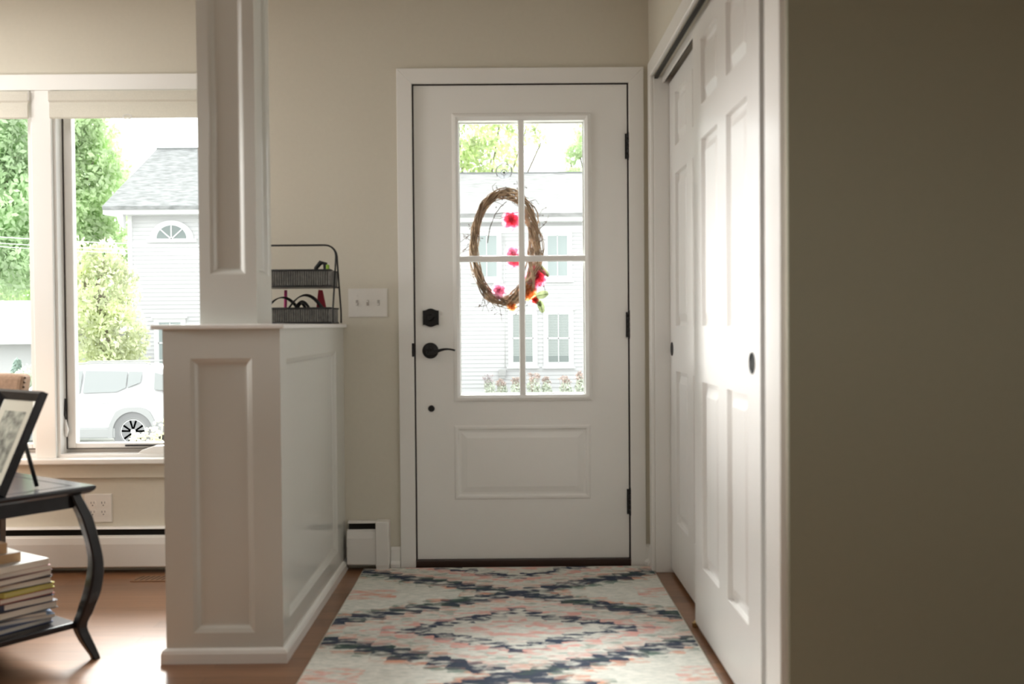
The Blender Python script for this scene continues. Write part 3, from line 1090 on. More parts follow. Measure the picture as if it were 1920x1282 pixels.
ribbon(m, [(-.105, .01, .0), (-.107, .01, .06), (-.104, .008, .134)], .012, .003, (1, 0, 0))
o = m.build('pink_ribbon', mat('hot_pink_strap', (.75, .08, .30), .6))
o.location = (-.80, -.19, CAPZ + .006)
tag(o, 'bright pink ribbon strip hanging in the lower tray of the wire shelf', 'ribbon')
# black and green pet-waste-bag holder on the upper tray
t = empty('leash_handle', (-.735, -.262, CAPZ + .151), 0, 'black and lime green leash handle sticking out of the upper tray', 'leash handle')
m = MB().tube([(-.030, 0, .004), (-.028, 0, .075), (-.010, 0, .096), (.008, 0, .092), (.010, 0, .05), (.008, 0, .004)], [.009, .009, .010, .009, .008, .008], 10)
m.build('grip', M_STRAP, t)
m = MB().bbox(.012, .024, -.010, .012, .0, .088, .004)
m.build('green_insert', mat('lime_green_plastic', (.30, .50, .04), .4), t)

# ------------------------------------------------------------------ black end table
TX, TY, TR = -1.721, -1.167, R(143.13)
tb = empty('end_table', (TX, TY, 0), TR, 'black end table with curved legs and lower shelf at the left edge', 'table')
hx, hy = .33, .275


def tabletop(m, z0, z1, ix, edge):
    for (ins0, zz0), (ins1, zz1) in zip(edge, edge[1:]):
        A = [(-hx + ins0, -hy + ins0, zz0), (hx - ins0, -hy + ins0, zz0), (hx - ins0, hy - ins0, zz0), (-hx + ins0, hy - ins0, zz0)]
        B = [(-hx + ins1, -hy + ins1, zz1), (hx - ins1, -hy + ins1, zz1), (hx - ins1, hy - ins1, zz1), (-hx + ins1, hy - ins1, zz1)]
        for k in range(4):
            m.face([A[k], A[(k + 1) % 4], B[(k + 1) % 4], B[k]])
    for ins, zz in (edge[0], edge[-1]):
        m.face([(-hx + ins, -hy + ins, zz), (hx - ins, -hy + ins, zz), (hx - ins, hy - ins, zz), (-hx + ins, hy - ins, zz)])


m = MB()
tabletop(m, 0, 0, 0, [(.022, .521), (.014, .524), (.004, .532), (.0, .540), (.001, .545), (.004, .547), (.050, .547), (.052, .5455), (.056, .5455), (.058, .547)])
m.build('table_top', M_EBONY, tb)
m = MB()
ai = .045
for (x0, x1, y0, y1) in ((-hx + ai, hx - ai, -hy + ai, -hy + ai + .018), (-hx + ai, hx - ai, hy - ai - .018, hy - ai),
                         (-hx + ai, -hx + ai + .018, -hy + ai + .018, hy - ai - .018), (hx - ai - .018, hx - ai, -hy + ai + .018, hy - ai - .018)):
    m.box(x0, x1, y0, y1, .478, .521)
m.build('apron', M_EBONY, tb)
prof = [(.521, -.062, .036), (.50, -.053, .040), (.45, -.031, .043), (.37, -.010, .041), (.30, 0.0, .044), (.22, -.010, .050), (.148, -.034, .046), (.105, -.050, .040), (.06, -.034, .038), (.03, -.018, .032), (.0, -.004, .026)]
# smooth the curve
def interp(pr, n=36):
    out = []
    for i in range(n + 1):
        z = pr[0][0] + (pr[-1][0] - pr[0][0]) * i / n
        for (a, b) in zip(pr, pr[1:]):
            if a[0] >= z >= b[0]:
                t = (a[0] - z) / (a[0] - b[0])
                j = pr.index(a)
                p0 = pr[max(0, j - 1)]
                p3 = pr[min(len(pr) - 1, j + 2)]
                def cr(k):
                    return 0.5 * ((2 * a[k]) + (-p0[k] + b[k]) * t + (2 * p0[k] - 5 * a[k] + 4 * b[k] - p3[k]) * t * t + (-p0[k] + 3 * a[k] - 3 * b[k] + p3[k]) * t ** 3)
                out.append((z, cr(1), cr(2)))
                break
    return out


P2 = interp(prof)
for sx in (-1, 1):
    for sy in (-1, 1):
        m = MB()
        rings = []
        for z, off, w in P2:
            s = w * .86 / 2
            cxx = sx * (hx + off * .707 - .004)
            cyy = sy * (hy + off * .707 - .004)
            c = s * .25
            pts = [(cxx - s + c, cyy - s, z), (cxx + s - c, cyy - s, z), (cxx + s, cyy - s + c, z), (cxx + s, cyy + s - c, z), (cxx + s - c, cyy + s, z), (cxx - s + c, cyy + s, z), (cxx - s, cyy + s - c, z), (cxx - s, cyy - s + c, z)]
            rings.append([m.bm.verts.new(p) for p in pts])
        for A, B in zip(rings, rings[1:]):
            for k in range(8):
                m.bm.faces.new([A[k], A[(k + 1) % 8], B[(k + 1) % 8], B[k]])
        m.bm.faces.new(rings[0])
        m.bm.faces.new(rings[-1][::-1])
        m.build('leg', M_EBONY, tb)
m = MB().bbox(-hx + .045, hx - .045, -hy + .045, hy - .045, .099, .119, .005, 3)
m.build('shelf', M_EBONY, tb)

# books on the lower shelf: (x0, x1, y0, y1 in table axes; thickness; turn; cover, spine, hardcover?)
E2 = Vector((math.cos(TR), math.sin(TR), 0))
E1 = Vector((-math.sin(TR), math.cos(TR), 0))
M_PAGE = mat('book_pages', (.80, .77, .70), .9, noise=.08, scale=6, stretch=(1, 1, 220))


def book(cx, cy, z, lx, ly, th, rot, cover, label, hard=True, pages=M_PAGE):
    w = Vector((TX, TY, 0)) + E2 * (cx - .022) + E1 * cy
    t = empty('book', (w.x, w.y, z), TR + rot, label, 'book', None)
    ct = .0022 if hard else .0008
    ins = .004 if hard else .0005
    cm = mat('book_cover_%d' % len(MATS), cover, .35, coat=.3)
    # spine on the +y side (towards camera-left)
    m = MB()
    m.bbox(-lx / 2, lx / 2, -ly / 2, ly / 2, 0, ct, .0004, 1)
    m.bbox(-lx / 2, lx / 2, -ly / 2, ly / 2, th - ct, th, .0004, 1)
    m.bbox(-lx / 2, lx / 2, ly / 2 - ct, ly / 2, ct, th - ct, .0003, 1)
    m.build('cover', cm, t)
    m = MB().box(-lx / 2 + ins, lx / 2 - ins, -ly / 2 + ins, ly / 2 - ct - .0004, ct + .0002, th - ct - .0002)
    m.build('page_block', pages, t)
    return z + th + .0006


z = .1195
G = [
    # cx, cy, lx, ly, th, rot, cover, label, hard
    (-.075, -.080, .26, .20, .017, R(4), (.05, .08, .20), 'dark blue book lying on the table shelf, lowest of the stack', True),
    (-.080, -.130, .24, .17, .012, R(-14), (.25, .40, .62), 'light blue magazine askew near the bottom of the stack', False),
    (-.080, -.118, .23, .165, .010, R(-20), (.35, .36, .38), 'grey glossy booklet askew on the light blue magazine', False),
    (-.080, -.105, .24, .195, .024, R(2), (.03, .035, .06), 'thick black hardcover with white pages, third up from the shelf', True),
    (-.085, -.120, .235, .155, .022, R(-4), (.015, .03, .09), 'navy hardcover book under the red-brown one', True),
    (-.088, -.105, .225, .175, .018, R(1), (.32, .06, .035), 'red-brown hardcover book beneath the yellow one', True),
    (-.086, -.108, .23, .165, .016, R(3), (.62, .56, .10), 'yellow hardcover book halfway up the stack', True),
    (-.080, -.105, .235, .175, .021, R(-3), (.02, .02, .022), 'black hardcover book on the yellow one', True),
    (-.088, -.088, .225, .19, .020, R(5), (.12, .05, .05), 'dark maroon book beneath the pink magazine', True),
    (-.082, -.095, .225, .185, .015, R(-2), (.75, .42, .42), 'pale pink-edged magazine in the upper part of the stack', False),
    (-.084, -.080, .23, .19, .020, R(2), (.80, .80, .79), 'large white softcover book beneath the narrow white one', False),
    (-.065, -.035, .20, .15, .030, R(-3), (.84, .84, .83), 'narrow white book below the kraft brown one', False),
    (-.060, -.005, .20, .12, .032, R(2), (.50, .32, .17), 'kraft brown book on top of the stack', False),
]
for g in G:
    cx, cy, lx, ly, th, rot, cvr, lab, hard = g
    pg = M_PAGE
    if 'kraft' in lab:
        pg = mat('kraft_pages', (.52, .34, .19), .9, noise=.08, scale=6, stretch=(1, 1, 200))
    if 'yellow hardcover' in lab:
        pg = mat('yellow_pages', (.62, .57, .25), .9)
    z = book(cx, cy, z, lx, ly, th, rot, cvr, lab, hard, pg)

# ------------------------------------------------------------------ picture frame on the table
c0 = (-1.482, -1.365, .5492)
pf = empty('picture_frame', c0, TR, 'black picture frame leaning back on the table with a cream mat', 'picture frame')
FW, FH, FT = .26, .325, .018
PHI = R(24.4)


def tilt(o):
    o.data.transform(Matrix.Translation((0, .0, .004)) @ Matrix.Rotation(PHI, 4, 'X'))
    return o


m = MB()
mw = .030
bars = [((0, 0), (FW, 0), (FW - mw, mw), (mw, mw)), ((FW, 0), (FW, FH), (FW - mw, FH - mw), (FW - mw, mw)),
        ((FW, FH), (0, FH), (mw, FH - mw), (FW - mw, FH - mw)), ((0, FH), (0, 0), (mw, mw), (mw, FH - mw))]
for q in bars:
    a, b, c, d = q
    # sloped moulding: outer edge deep, inner edge lower
    top = [(a[0], .002, a[1]), (b[0], .002, b[1]), (c[0], -.008, c[1]), (d[0], -.008, d[1])]
    midA = [(a[0] + (d[0] - a[0]) * .3, .006, a[1] + (d[1] - a[1]) * .3), (b[0] + (c[0] - b[0]) * .3, .006, b[1] + (c[1] - b[1]) * .3)]
    bot = [(p[0], -FT, p[2]) for p in top]
    m.face([top[0], top[1], midA[1], midA[0]])
    m.face([midA[0], midA[1], top[2], top[3]])
    m.face(bot)
    m.face([top[0], top[1], bot[1], bot[0]])
    m.face([top[2], top[3], bot[3], bot[2]])
tilt(m.build('frame_moulding', M_EBONY, pf))
tilt(MB().box(mw - .004, FW - mw + .004, -.012, -.010, mw - .004, FH - mw + .004).build('mat_board', mat('cream_mat', (.70, .68, .58), .9), pf))
art = mat('grey_print', (.32, .33, .28), .8, noise=.75, scale=38)
mi = mw + .036
tilt(MB().box(mi, FW - mi, -.0100, -.0094, mi, FH - mi).build('print', art, pf))
tilt(MB().box(mw, FW - mw, -.0090, -.0082, mw, FH - mw).build('picture_glass', glass_mat('picture_glass', (1, 1, 1), .06), pf))
m = MB()
hz = .21 * math.cos(PHI)
hyy = -.21 * math.sin(PHI) - FT
for x in (.076,):
    m.tube([(x, hyy + .002, hz), (x, -.150, .004)], .0065, 8)
m.build('easel_back', M_WIRE, pf)

# ------------------------------------------------------------------ upholstered chair behind the table
ch = empty('upholstered_chair', (-2.12, -.46, 0), R(0), 'tan upholstered chair with nailhead edge behind the picture frame', 'chair')
M_TAN = mat('tan_linen', (.44, .29, .20), .9, noise=.12, scale=90, bump=.1)
m = MB()
poly = [(-.225, .40), (.215, .40), (.235, .60), (.262, .862), (.18, .866), (0, .872), (-.18, .866), (-.262, .862), (-.235, .6)]
m.prism(poly, lambda a, b, d: (a, d + (b - .4) * .12, b), -.035, .045)
o = m.build('chair_back', M_TAN, ch)
bv = o.modifiers.new('bevel', 'BEVEL')
bv.width = .018
bv.segments = 3
M_NAIL = mat('aged_brass', (.10, .06, .035), .4, metal=.8)
for s in (-1, 1):
    for i in range(24):
        t = i / 23
        z = .44 + .41 * t
        x = s * (.217 + .044 * t)
        MB().ball((x + s * .002, (z - .4) * .12 - .020, z), .0052, 1).build('nailhead', M_NAIL, ch)
o = MB().bbox(-.235, .215, -.50, -.04, .37, .47, .03, 3).build('seat', M_TAN, ch)
for sx in (-1, 1):
    for y in (-.46, -.02):
        m = MB()
        x = sx * .19 - .01
        m.prism([(-.02, -.02), (.02, -.02), (.02, .02), (-.02, .02)], lambda a, b, d: (x + a * (.6 + d), y + b * (.6 + d), d), 0.0, .37)
        m.build('leg', mat('dark_walnut', (.05, .025, .015), .4), ch)

# ------------------------------------------------------------------ wreath on the outside of the door
wr = empty('wreath', (-.006, .098, 1.378), 0, 'oval grapevine wreath with pink flowers hanging outside the door glass', 'wreath')
M_TWIG = mat('grapevine', (.40, .28, .19), .8, noise=.5, scale=25)
M_TWIG2 = mat('dark_twig', (.14, .10, .08), .8, noise=.4, scale=25)
rnd = random.Random(5)


def ell(a, rx, rz):
    return Vector((rx * math.sin(a), 0, rz * math.cos(a)))


m = MB()
for k in range(84):
    a0 = rnd.uniform(0, 2 * math.pi)
    span = rnd.uniform(1.6, 4.6)
    n = int(span * 9)
    ph = rnd.uniform(0, 2 * math.pi)
    tw = rnd.uniform(1.5, 4.5) * rnd.choice((-1, 1))
    rr = rnd.uniform(.008, .029)
    pts = []
    for i in range(n + 1):
        a = a0 + span * i / n
        c = ell(a, .135, .238)
        nrm = Vector((math.sin(a) / .135, 0, math.cos(a) / .238)).normalized()
        # thinner at lower left, fuller at right
        f = 1.0 + .30 * math.sin(a) - .12 * math.cos(a)
        r = rr * f * (1 + .12 * math.sin(3 * a + k))
        pts.append(c + nrm * (r * math.cos(tw * (a - a0) + ph)) + Vector((0, r * .8 * math.sin(tw * (a - a0) + ph), 0)))
    m.tube(pts, rnd.uniform(.0014, .0030), 5)
tag(m.build('vine_ring', M_TWIG, wr), kind='stuff')
for k in range(34):
    m = MB()
    a0 = rnd.uniform(0, 2 * math.pi)
    base = ell(a0, .135, .238) * rnd.uniform(.95, 1.12)
    d = rnd.uniform(.03, .11)
    ang = a0 + rnd.choice((-1, 1)) * rnd.uniform(.5, 1.0)
    outw = Vector((math.sin(ang), rnd.uniform(-.1, .5), math.cos(ang))) * (d if rnd.random() < .75 else -d * .8)
    side = Vector((rnd.uniform(-.02, .02), 0, rnd.uniform(-.02, .02)))
    m.tube([base, base + outw * .5 + side, base + outw], [.0018, .0013, .0008], 5)
    for j in range(2):
        p = base + outw * rnd.uniform(.4, .95)
        q = p + Vector((rnd.uniform(-.018, .018), 0, rnd.uniform(-.018, .018)))
        m.tube([p, q], .0009, 4)
        m.ball(q, .003, 1)
    m.build('twig', M_TWIG2, wr)
# the forked twig inside the ring
m = MB()
m.tube([(-.075, 0, .02), (-.064, -.01, .085), (-.040, -.012, .145), (-.015, -.01, .178), (.01, -.006, .20)], [.0022, .0022, .002, .0018, .0015], 6)
m.tube([(-.048, -.012, .128), (-.02, -.012, .124), (.01, -.01, .137), (.035, -.01, .132), (.06, -.008, .14)], .0014, 5)
m.tube([(-.040, -.012, .145), (-.01, -.012, .150), (.025, -.012, .146), (.06, -.008, .152)], .0015, 5)
m.build('forked_twig', M_TWIG2, wr)


def petal(m, c, nrm, up, L, Wd, cup):
    """a cupped petal from c outward along up, facing nrm"""
    c, nrm, up = Vector(c), Vector(nrm).normalized(), Vector(up).normalized()
    side = nrm.cross(up).normalized()
    nu, nv = 6, 6
    g = []
    for i in range(nv + 1):
        t = i / nv
        w = Wd * (math.sin(math.pi * (t * .80 + .12)) ** .7)
        row = []
        for j in range(nu + 1):
            s = -1 + 2 * j / nu
            p = c + up * (L * t) + side * (w * s) + nrm * (cup * (t ** 1.5) + .25 * Wd * s * s + .004 * math.sin(9 * s + 6 * t))
            row.append(m.bm.verts.new(p))
        g.append(row)
    for i in range(nv):
        for j in range(nu):
            f = m.bm.faces.new([g[i][j], g[i][j + 1], g[i + 1][j + 1], g[i + 1][j]])
            f.smooth = True


PK = mat('pink_petal', (1.0, .30, .40), .6, noise=.2, scale=30, trans=.8)
LP = mat('light_pink_petal', (1.0, .55, .66), .6, noise=.2, scale=30, trans=.8)
OR = mat('orange_petal', (1.0, .48, .22), .6, noise=.2, scale=30, trans=.8)
LF = mat('green_leaf', (.36, .42, .22), .6, noise=.35, scale=30, trans=.35)


def flower(x, z, r, mt, n=7, y=-.02, seed=0, label=None):
    rg = random.Random(seed)
    m = MB()
    for layer, (rr, cup) in enumerate(((1.0, -.006), (.72, -.016), (.45, -.02))):
        for i in range(n - layer * 2):
            a = 2 * math.pi * (i + .4 * layer) / (n - layer * 2) + rg.uniform(-.2, .2)
            up = Vector((math.cos(a), rg.uniform(-.15, .1), math.sin(a)))
            petal(m, (x, y - layer * .004, z), (0, -1, 0), up, r * rr * rg.uniform(.85, 1.1), r * rr * .48, -cup)
    m.ball((x, y - .012, z), r * .16, 2)
    o = m.build('flower', mt, wr)
    if label:
        o['label'] = label
    return o


flower(.030, .118, .046, PK, 7, .0, 1, 'pink flower')
flower(.034, -.020, .036, LP, 6, .0, 12, 'light pink flower')
flower(.040, -.060, .036, PK, 6, .0, 13, 'pink flower')
flower(-.026, -.188, .036, LP, 7, -.012, 4, 'light pink flower')
flower(.140, -.125, .052, PK, 8, .010, 3, 'large pink flower')
flower(.118, -.172, .034, LP, 6, .008, 5, 'pale pink flower')
flower(.100, -.196, .040, OR, 7, .0, 6, 'orange flower')
flower(.030, -.258, .024, OR, 6, .0, 8, 'orange flower')
flower(.132, -.232, .017, mat('red_petal', (.9, .12, .10), .6, trans=.4), 5, .0, 9, 'red bud')
for (x, z, a, l, w) in ((.150, -.080, -.9, .065, .013), (.135, -.215, .2, .055, .018), (.150, -.235, -1.3, .055, .015), (.132, -.222, -1.0, .045, .012)):
    m = MB()
    petal(m, (x, -.004, z), (0, -1, .2), (math.cos(a), 0, math.sin(a)), l, w, .006)
    m.tube([(x, -.004, z), (x + math.cos(a) * l, -.010, z + math.sin(a) * l)], .0013, 5)
    m.build('leaf', LF, wr)
# clear suction hook that carries the wreath
hk = empty('suction_hook', (-.006, .0505, 1.700), 0, 'clear plastic suction hook holding the wreath on the door glass', 'hook')
M_CLEAR = glass_mat('clear_plastic_cup', (.93, .94, .95), .45, .05)
m = MB().lathe([(.036, .001), (.037, .003), (.030, .007), (.016, .012), (.008, .016), (.008, .022)], lambda x, y, h: (x, h - .019, y), 32)
m.build('suction_cup', M_CLEAR, hk)
m = MB().tube([(0, .004, 0), (0, .020, -.012), (0, .030, -.030), (0, .044, -.036), (0, .052, -.024)], .0035, 8)
m.build('hook_arm', M_CLEAR, hk)

# ================================================================== outdoors
GZ = -1.38
M_LAWN = mat('pale_driveway', (.52, .52, .49), .9, noise=.15, scale=.8)
structure(MB().box(-60, 40, .155, 90, GZ - .1, GZ).build('ground_outside', M_LAWN), 'pale drive and ground outside')

M_SIDING = mat('white_clapboard', (.49, .49, .488), .6)
M_HTRIM = mat('white_exterior_trim', (.64, .64, .635), .5)
M_ROOF = mat('grey_shingles', (.225, .23, .226), .9, noise=.35, scale=9, stretch=(.35, 1, 1))
M_ROOFL = mat('pale_shingles', (.235, .235, .228), .9, noise=.25, scale=7, stretch=(.35, 1, 1))
M_PANE = mat('house_window_glass', (.17, .20, .19), .15, spec=.6)
M_PANEL2 = mat('house_window_shaded', (.30, .345, .335), .2, spec=.5)
M_BLIND = mat('blind_slats', (.38, .41, .39), .6)

HY = 28.0
house = empty('house', (-5, HY, GZ), 0, 'white clapboard house with grey shingle roof across the street', 'house')


def siding(m, x0, x1, z0, z1, y, n=(0, -1, 0)):
    step = .132
    k = int((z1 - z0) / step)
    for i in range(k + 1):
        a = z0 + i * step
        b = min(z1, a + step)
        if b - a < .01:
            continue
        m.prism([(y, a), (y, b), (y - .004, b), (y - .024, a)], lambda p, q, d: (d, p, q), x0, x1)


ly = Vector(house.location)
HX0, HXM, HX1 = -12.18, -5.0, 7.0
m = MB()
m.box(HX0, HXM, HY, HY + 9, GZ, 4.66)
m.box(HXM, HX1, HY, HY + 9, GZ, 4.33)
siding(m, HX0 + .12, HXM, GZ + .25, 4.66, HY)
siding(m, HXM, HX1, GZ + .25, 4.33, HY)
# gable triangles
m.prism([(HY, 4.66), (HY + 9, 4.66), (HY + 4.5, 7.5)], lambda a, b, d: (d, a, b), HX0, HX0 + .1)
loc(m.build('clapboard_wall', M_SIDING, house), house)
m = MB()
m.box(HX0 - .02, HX0 + .12, HY - .04, HY, GZ, 4.64)
m.box(HXM, HX1, HY - .05, HY, 4.00, 4.22)
m.box(HX0 - .55, HXM + .1, HY - .46, HY, 4.64, 4.70)
m.box(HX0 - .62, HXM + .1, HY - .50, HY - .46, 4.64, 4.84)
m.box(HXM, HX1, HY - .46, HY, 4.33, 4.39)
m.box(HXM, HX1, HY - .50, HY - .46, 4.33, 4.52)
m.prism([(HX0 - .62, 4.64), (HX0, 4.64), (HX0, 4.2), (HX0 - .14, 4.36), (HX0 - .2, 4.58)], lambda a, b, d: (a, d, b), HY - .46, HY - .2)
loc(m.build('eave_trim', M_HTRIM, house), house)


def roof(m, x0, x1, y0, y1, z0, z1, t=.12):
    m.prism([(y0, z0), (y1, z1), (y1, z1 - t), (y0, z0 - t)], lambda a, b, d: (d, a, b), x0, x1)


m = MB()
roof(m, HX0 - .62, HXM + .1, HY - .55, HY + 4.5, 4.90, 7.60)
roof(m, HX0 - .62, HXM + .1, HY + 9.55, HY + 4.5, 4.90, 7.60)
rl = loc(m.build('left_roof', M_ROOF, house), house)
m = MB()
roof(m, HXM, HX1 + .3, HY - .55, HY + 4.5, 4.58, 6.62)
roof(m, HXM, HX1 + .3, HY + 9.55, HY + 4.5, 4.58, 6.62)
loc(m.build('right_roof', M_ROOFL, house), house)
m = MB()
m.box(HXM, HX1 + .3, HY + 4.44, HY + 4.56, 6.60, 6.645)
m.box(HX0 - .62, HXM + .1, HY + 4.44, HY + 4.56, 7.58, 7.625)
loc(m.build('ridge_cap', mat('ridge_cap_grey', (.20, .21, .205), .8), house), house)


def house_window(x0, x1, z0, z1, kind, sub=2):
    m = MB()
    w = .13
    y = HY - .06
    ring(m, x0 - w, x1 + w, z0 - w, z1 + w, w, y, HY)
    m.box(x0 - w - .06, x1 + w + .06, y - .05, HY, z1 + w - .02, z1 + w + .05)
    m.box(x0 - w - .05, x1 + w + .05, y - .05, HY, z0 - w - .05, z0 - w)
    zm = (z0 + z1) / 2
    f = loc(m.build('window', M_HTRIM, house), house)
    mp_ = M_PANE if kind == 'blind' else M_PANEL2
    p = MB().box(x0, x1, HY - .035, HY - .030, z0, z1).build('pane', mp_, f)
    p.data.transform(Matrix.Translation(-ly))
    m = MB()
    m.box(x0, x1, HY - .05, HY - .035, zm - .025, zm + .025)
    m.box((x0 + x1) / 2 - .013, (x0 + x1) / 2 + .013, HY - .05, HY - .035, z0, z1)
    ring(m, x0, x1, z0, z1, .025, HY - .05, HY - .035)
    p = m.build('sash_bars', M_HTRIM, f)
    p.data.transform(Matrix.Translation(-ly))
    if kind == 'blind':
        m = MB()
        k = int((z1 - z0 - .22) / .045)
        for i in range(k):
            z = z1 - .03 - i * .045
            m.box(x0 + .02, x1 - .02, HY - .0365, HY - .0351, z - .024, z)
        p = m.build('blinds', M_BLIND, f)
        p.data.transform(Matrix.Translation(-ly))


house_window(.18, .86, -.20, 1.39, 'blind')
house_window(1.32, 2.03, -.21, 1.385, 'blind')
house_window(-.98, -.28, 2.57, 3.94, 'shade')
house_window(1.32, 2.00, 2.58, 3.92, 'shade')
house_window(-3.1, -2.4, 2.57, 3.94, 'shade')
house_window(-11.26, -10.5, -.15, 1.22, 'shade')
house_window(4.1, 4.8, 2.58, 3.92, 'shade')
# fan window
m = MB()
fx, fz, fr = -10.78, 3.88, .48
arcp = [(fx + (fr + .22) * math.cos(a), fz + (fr * .90 + .17) * math.sin(a)) for a in [math.pi * i / 20 for i in range(21)]]
m.prism(arcp, lambda a, b, d: (a, d, b), HY - .07, HY)
m.box(fx - fr - .32, fx + fr + .32, HY - .09, HY, fz - .10, fz)
fw = loc(m.build('fan_window', M_HTRIM, house), house)
arcp = [(fx + fr * math.cos(a), fz + .02 + fr * .88 * math.sin(a)) for a in [math.pi * i / 20 for i in range(21)]]
p = MB().prism(arcp, lambda a, b, d: (a, d, b), HY - .076, HY - .07).build('pane', M_PANE, fw)
p.data.transform(Matrix.Translation(-ly))
m = MB()
for a in (45, 90, 135):
    ca, sa = math.cos(R(a)), math.sin(R(a))
    m.prism([(fx - .02 * sa, fz + .02 * ca), (fx + .02 * sa, fz - .02 * ca), (fx + .02 * sa + fr * ca, fz - .02 * ca + fr * .9 * sa), (fx - .02 * sa + fr * ca, fz + .02 * ca + fr * .9 * sa)],
            lambda p_, q_, d: (p_, d, q_), HY - .095, HY - .076)
p = m.build('sash_bars', M_HTRIM, fw)
p.data.transform(Matrix.Translation(-ly))
# corner seam, conduit and meter box
m = MB().tube([(-.06, HY - .05, 3.9), (-.06, HY - .05, -.35)], .012, 6)
loc(m.build('conduit', mat('conduit_grey', (.5, .5, .49), .6), house), house)
m = MB().bbox(-.27, -.03, HY - .16, HY - .026, -.62, -.40, .02).box(-.24, -.06, HY - .155, HY - .03, -.70, -.62)
loc(m.build('meter_box', mat('meter_box_grey', (.36, .36, .35), .6), house), house)
m = MB()
m.box(HXM, HX1, HY - .03, HY, GZ, GZ + .25)
loc(m.build('foundation', mat('foundation_grey', (.6, .6, .58), .8), house), house)

# low garage seen through the left window
gr = empty('garage', (-15, 24, GZ), 0, 'low white building with pale roof behind the trees at the left', 'building')
m = MB()
m.box(-19.5, -12.4, 23, 27, GZ, .80)
loc(m.build('garage_wall', M_SIDING, gr), gr)
m = MB()
roof(m, -19.8, -12.1, 22.6, 25, .80, 1.86)
roof(m, -19.8, -12.1, 27.4, 25, .80, 1.86)
loc(m.build('garage_roof', mat('pale_garage_roof', (.36, .355, .34), .9, noise=.1, scale=6), gr), gr)
m = MB().box(-19.8, -12.1, 22.5, 22.6, .62, .82)
loc(m.build('garage_fascia', M_HTRIM, gr), gr)


# ------------------------------------------------------------------ foliage
def leaves(m, blobs, n, size, seed, hollow=.35):
    rg = random.Random(seed)
    tot = sum(b[3] * b[4] * b[5] for b in blobs)
    for (x, y, z, rx, ry, rz) in blobs:
        k = int(n * rx * ry * rz / tot)
        for _ in range(k):
            while True:
                d = Vector((rg.gauss(0, 1), rg.gauss(0, 1), rg.gauss(0, 1)))
                if d.length > .01:
                    break
            d.normalize()
            rad = rg.uniform(hollow, 1.0) ** .6
            rad *= 1 + .16 * math.sin(5 * d.x + 3 * d.z + seed) * math.sin(4 * d.y - 5 * d.z)
            p = Vector((x + d.x * rx * rad, y + d.y * ry * rad, z + d.z * rz * rad))
            a = Vector((rg.uniform(-1, 1), rg.uniform(-1, 1), rg.uniform(-.6, .6))).normalized()
            b = a.orthogonal().normalized()
            b = (b * math.cos(rg.uniform(0, 6)) + a.cross(b) * math.sin(rg.uniform(0, 6))).normalized()
            s = size * rg.uniform(.6, 1.3)
            c = a.cross(b) * s * .55
            b = b * s
            vs = [m.bm.verts.new(p + q) for q in (-b, c * .9 - b * .1, b, -c * .9 - b * .1)]
            m.bm.faces.new(vs)
    return m


def tree(name, x, y, blobs, n, size, mt, label, group, seed, trunk=True, cat='tree', th=5):
    t = empty(name, (x, y, GZ), 0, label, cat, group)
    m = MB()
    leaves(m, [(a - x, b - y, c - GZ, d, e, f) for a, b, c, d, e, f in blobs], n, size, seed)
    tag(m.build('foliage', mt, t), kind='stuff')
    if trunk:
        m = MB()
        m.tube([(0, 0, 0), (.1, 0, th * .4), (-.1, .1, th)], [.24, .18, .10], 8)
        rg = random.Random(seed)
        for a, b, c, d, e, f in blobs:
            q = Vector((a - x, b - y, c - GZ))
            z0 = min(th * rg.uniform(.5, .95), q.z)
            m.tube([(0, 0, z0), (q.x * .5 + rg.uniform(-.2, .2), q.y * .5, (z0 + q.z) * .5 + .2), tuple(q)], [.09, .06, .03], 6)
        m.build('trunk', mat('bark', (.22, .19, .16), .9, noise=.3, scale=8), t)
    return t


FG1 = mat('maple_foliage', (.60, .72, .46), .7, noise=.32, scale=.9, trans=.45)
FG2 = mat('light_foliage', (.60, .69, .40), .7, noise=.45, scale=1.1, trans=.5)
FG3 = mat('shrub_foliage', (.62, .66, .44), .7, noise=.45, scale=2.0, trans=.45)
FG4 = mat('deep_foliage', (.56, .70, .45), .7, noise=.35, scale=.9, trans=.45)
tree('maple_tree', -18.58, 36, [(-18.8, 36, 9.21, 2.81, 2.2, 2.38), (-17.07, 36, 7.05, 1.94, 1.6, 1.84), (-18.37, 36, 5.32, 2.81, 2.0, 2.16), (-16.86, 36, 3.81, 1.84, 1.5, 1.84), (-18.37, 36, 1.97, 2.7, 2.0, 2.16), (-15.99, 36, 6.29, 1.08, 1.0, 0.97), (-20.1, 36, 11.15, 1.73, 1.6, 1.3), (-17.29, 36, 9.53, 1.19, 1, 1.08), (-16.1, 36, 7.7, 1.08, 1, 0.97), (-16.21, 36, 8.78, 0.86, 0.8, 0.65), (-15.78, 36, 4.67, 1.19, 1, 1.08)], 30000, .14, FG1,
     'big leafy tree behind the left end of the white house', 'street trees', 3)
tree('maple_tree', -18.72, 31, [(-19.17, 31, 8.21, 2.71, 2, 2.14), (-18.27, 31, 5.51, 2.48, 2, 1.92), (-19.51, 31, 3.48, 2.48, 1.8, 1.47), (-17.6, 31, 3.7, 1.58, 1.6, 1.58), (-17.14, 31, 7.42, 1.35, 1.2, 1.58)], 22000, .13, FG4,
     'dense green tree seen through the left window above the low building', 'street trees', 8)
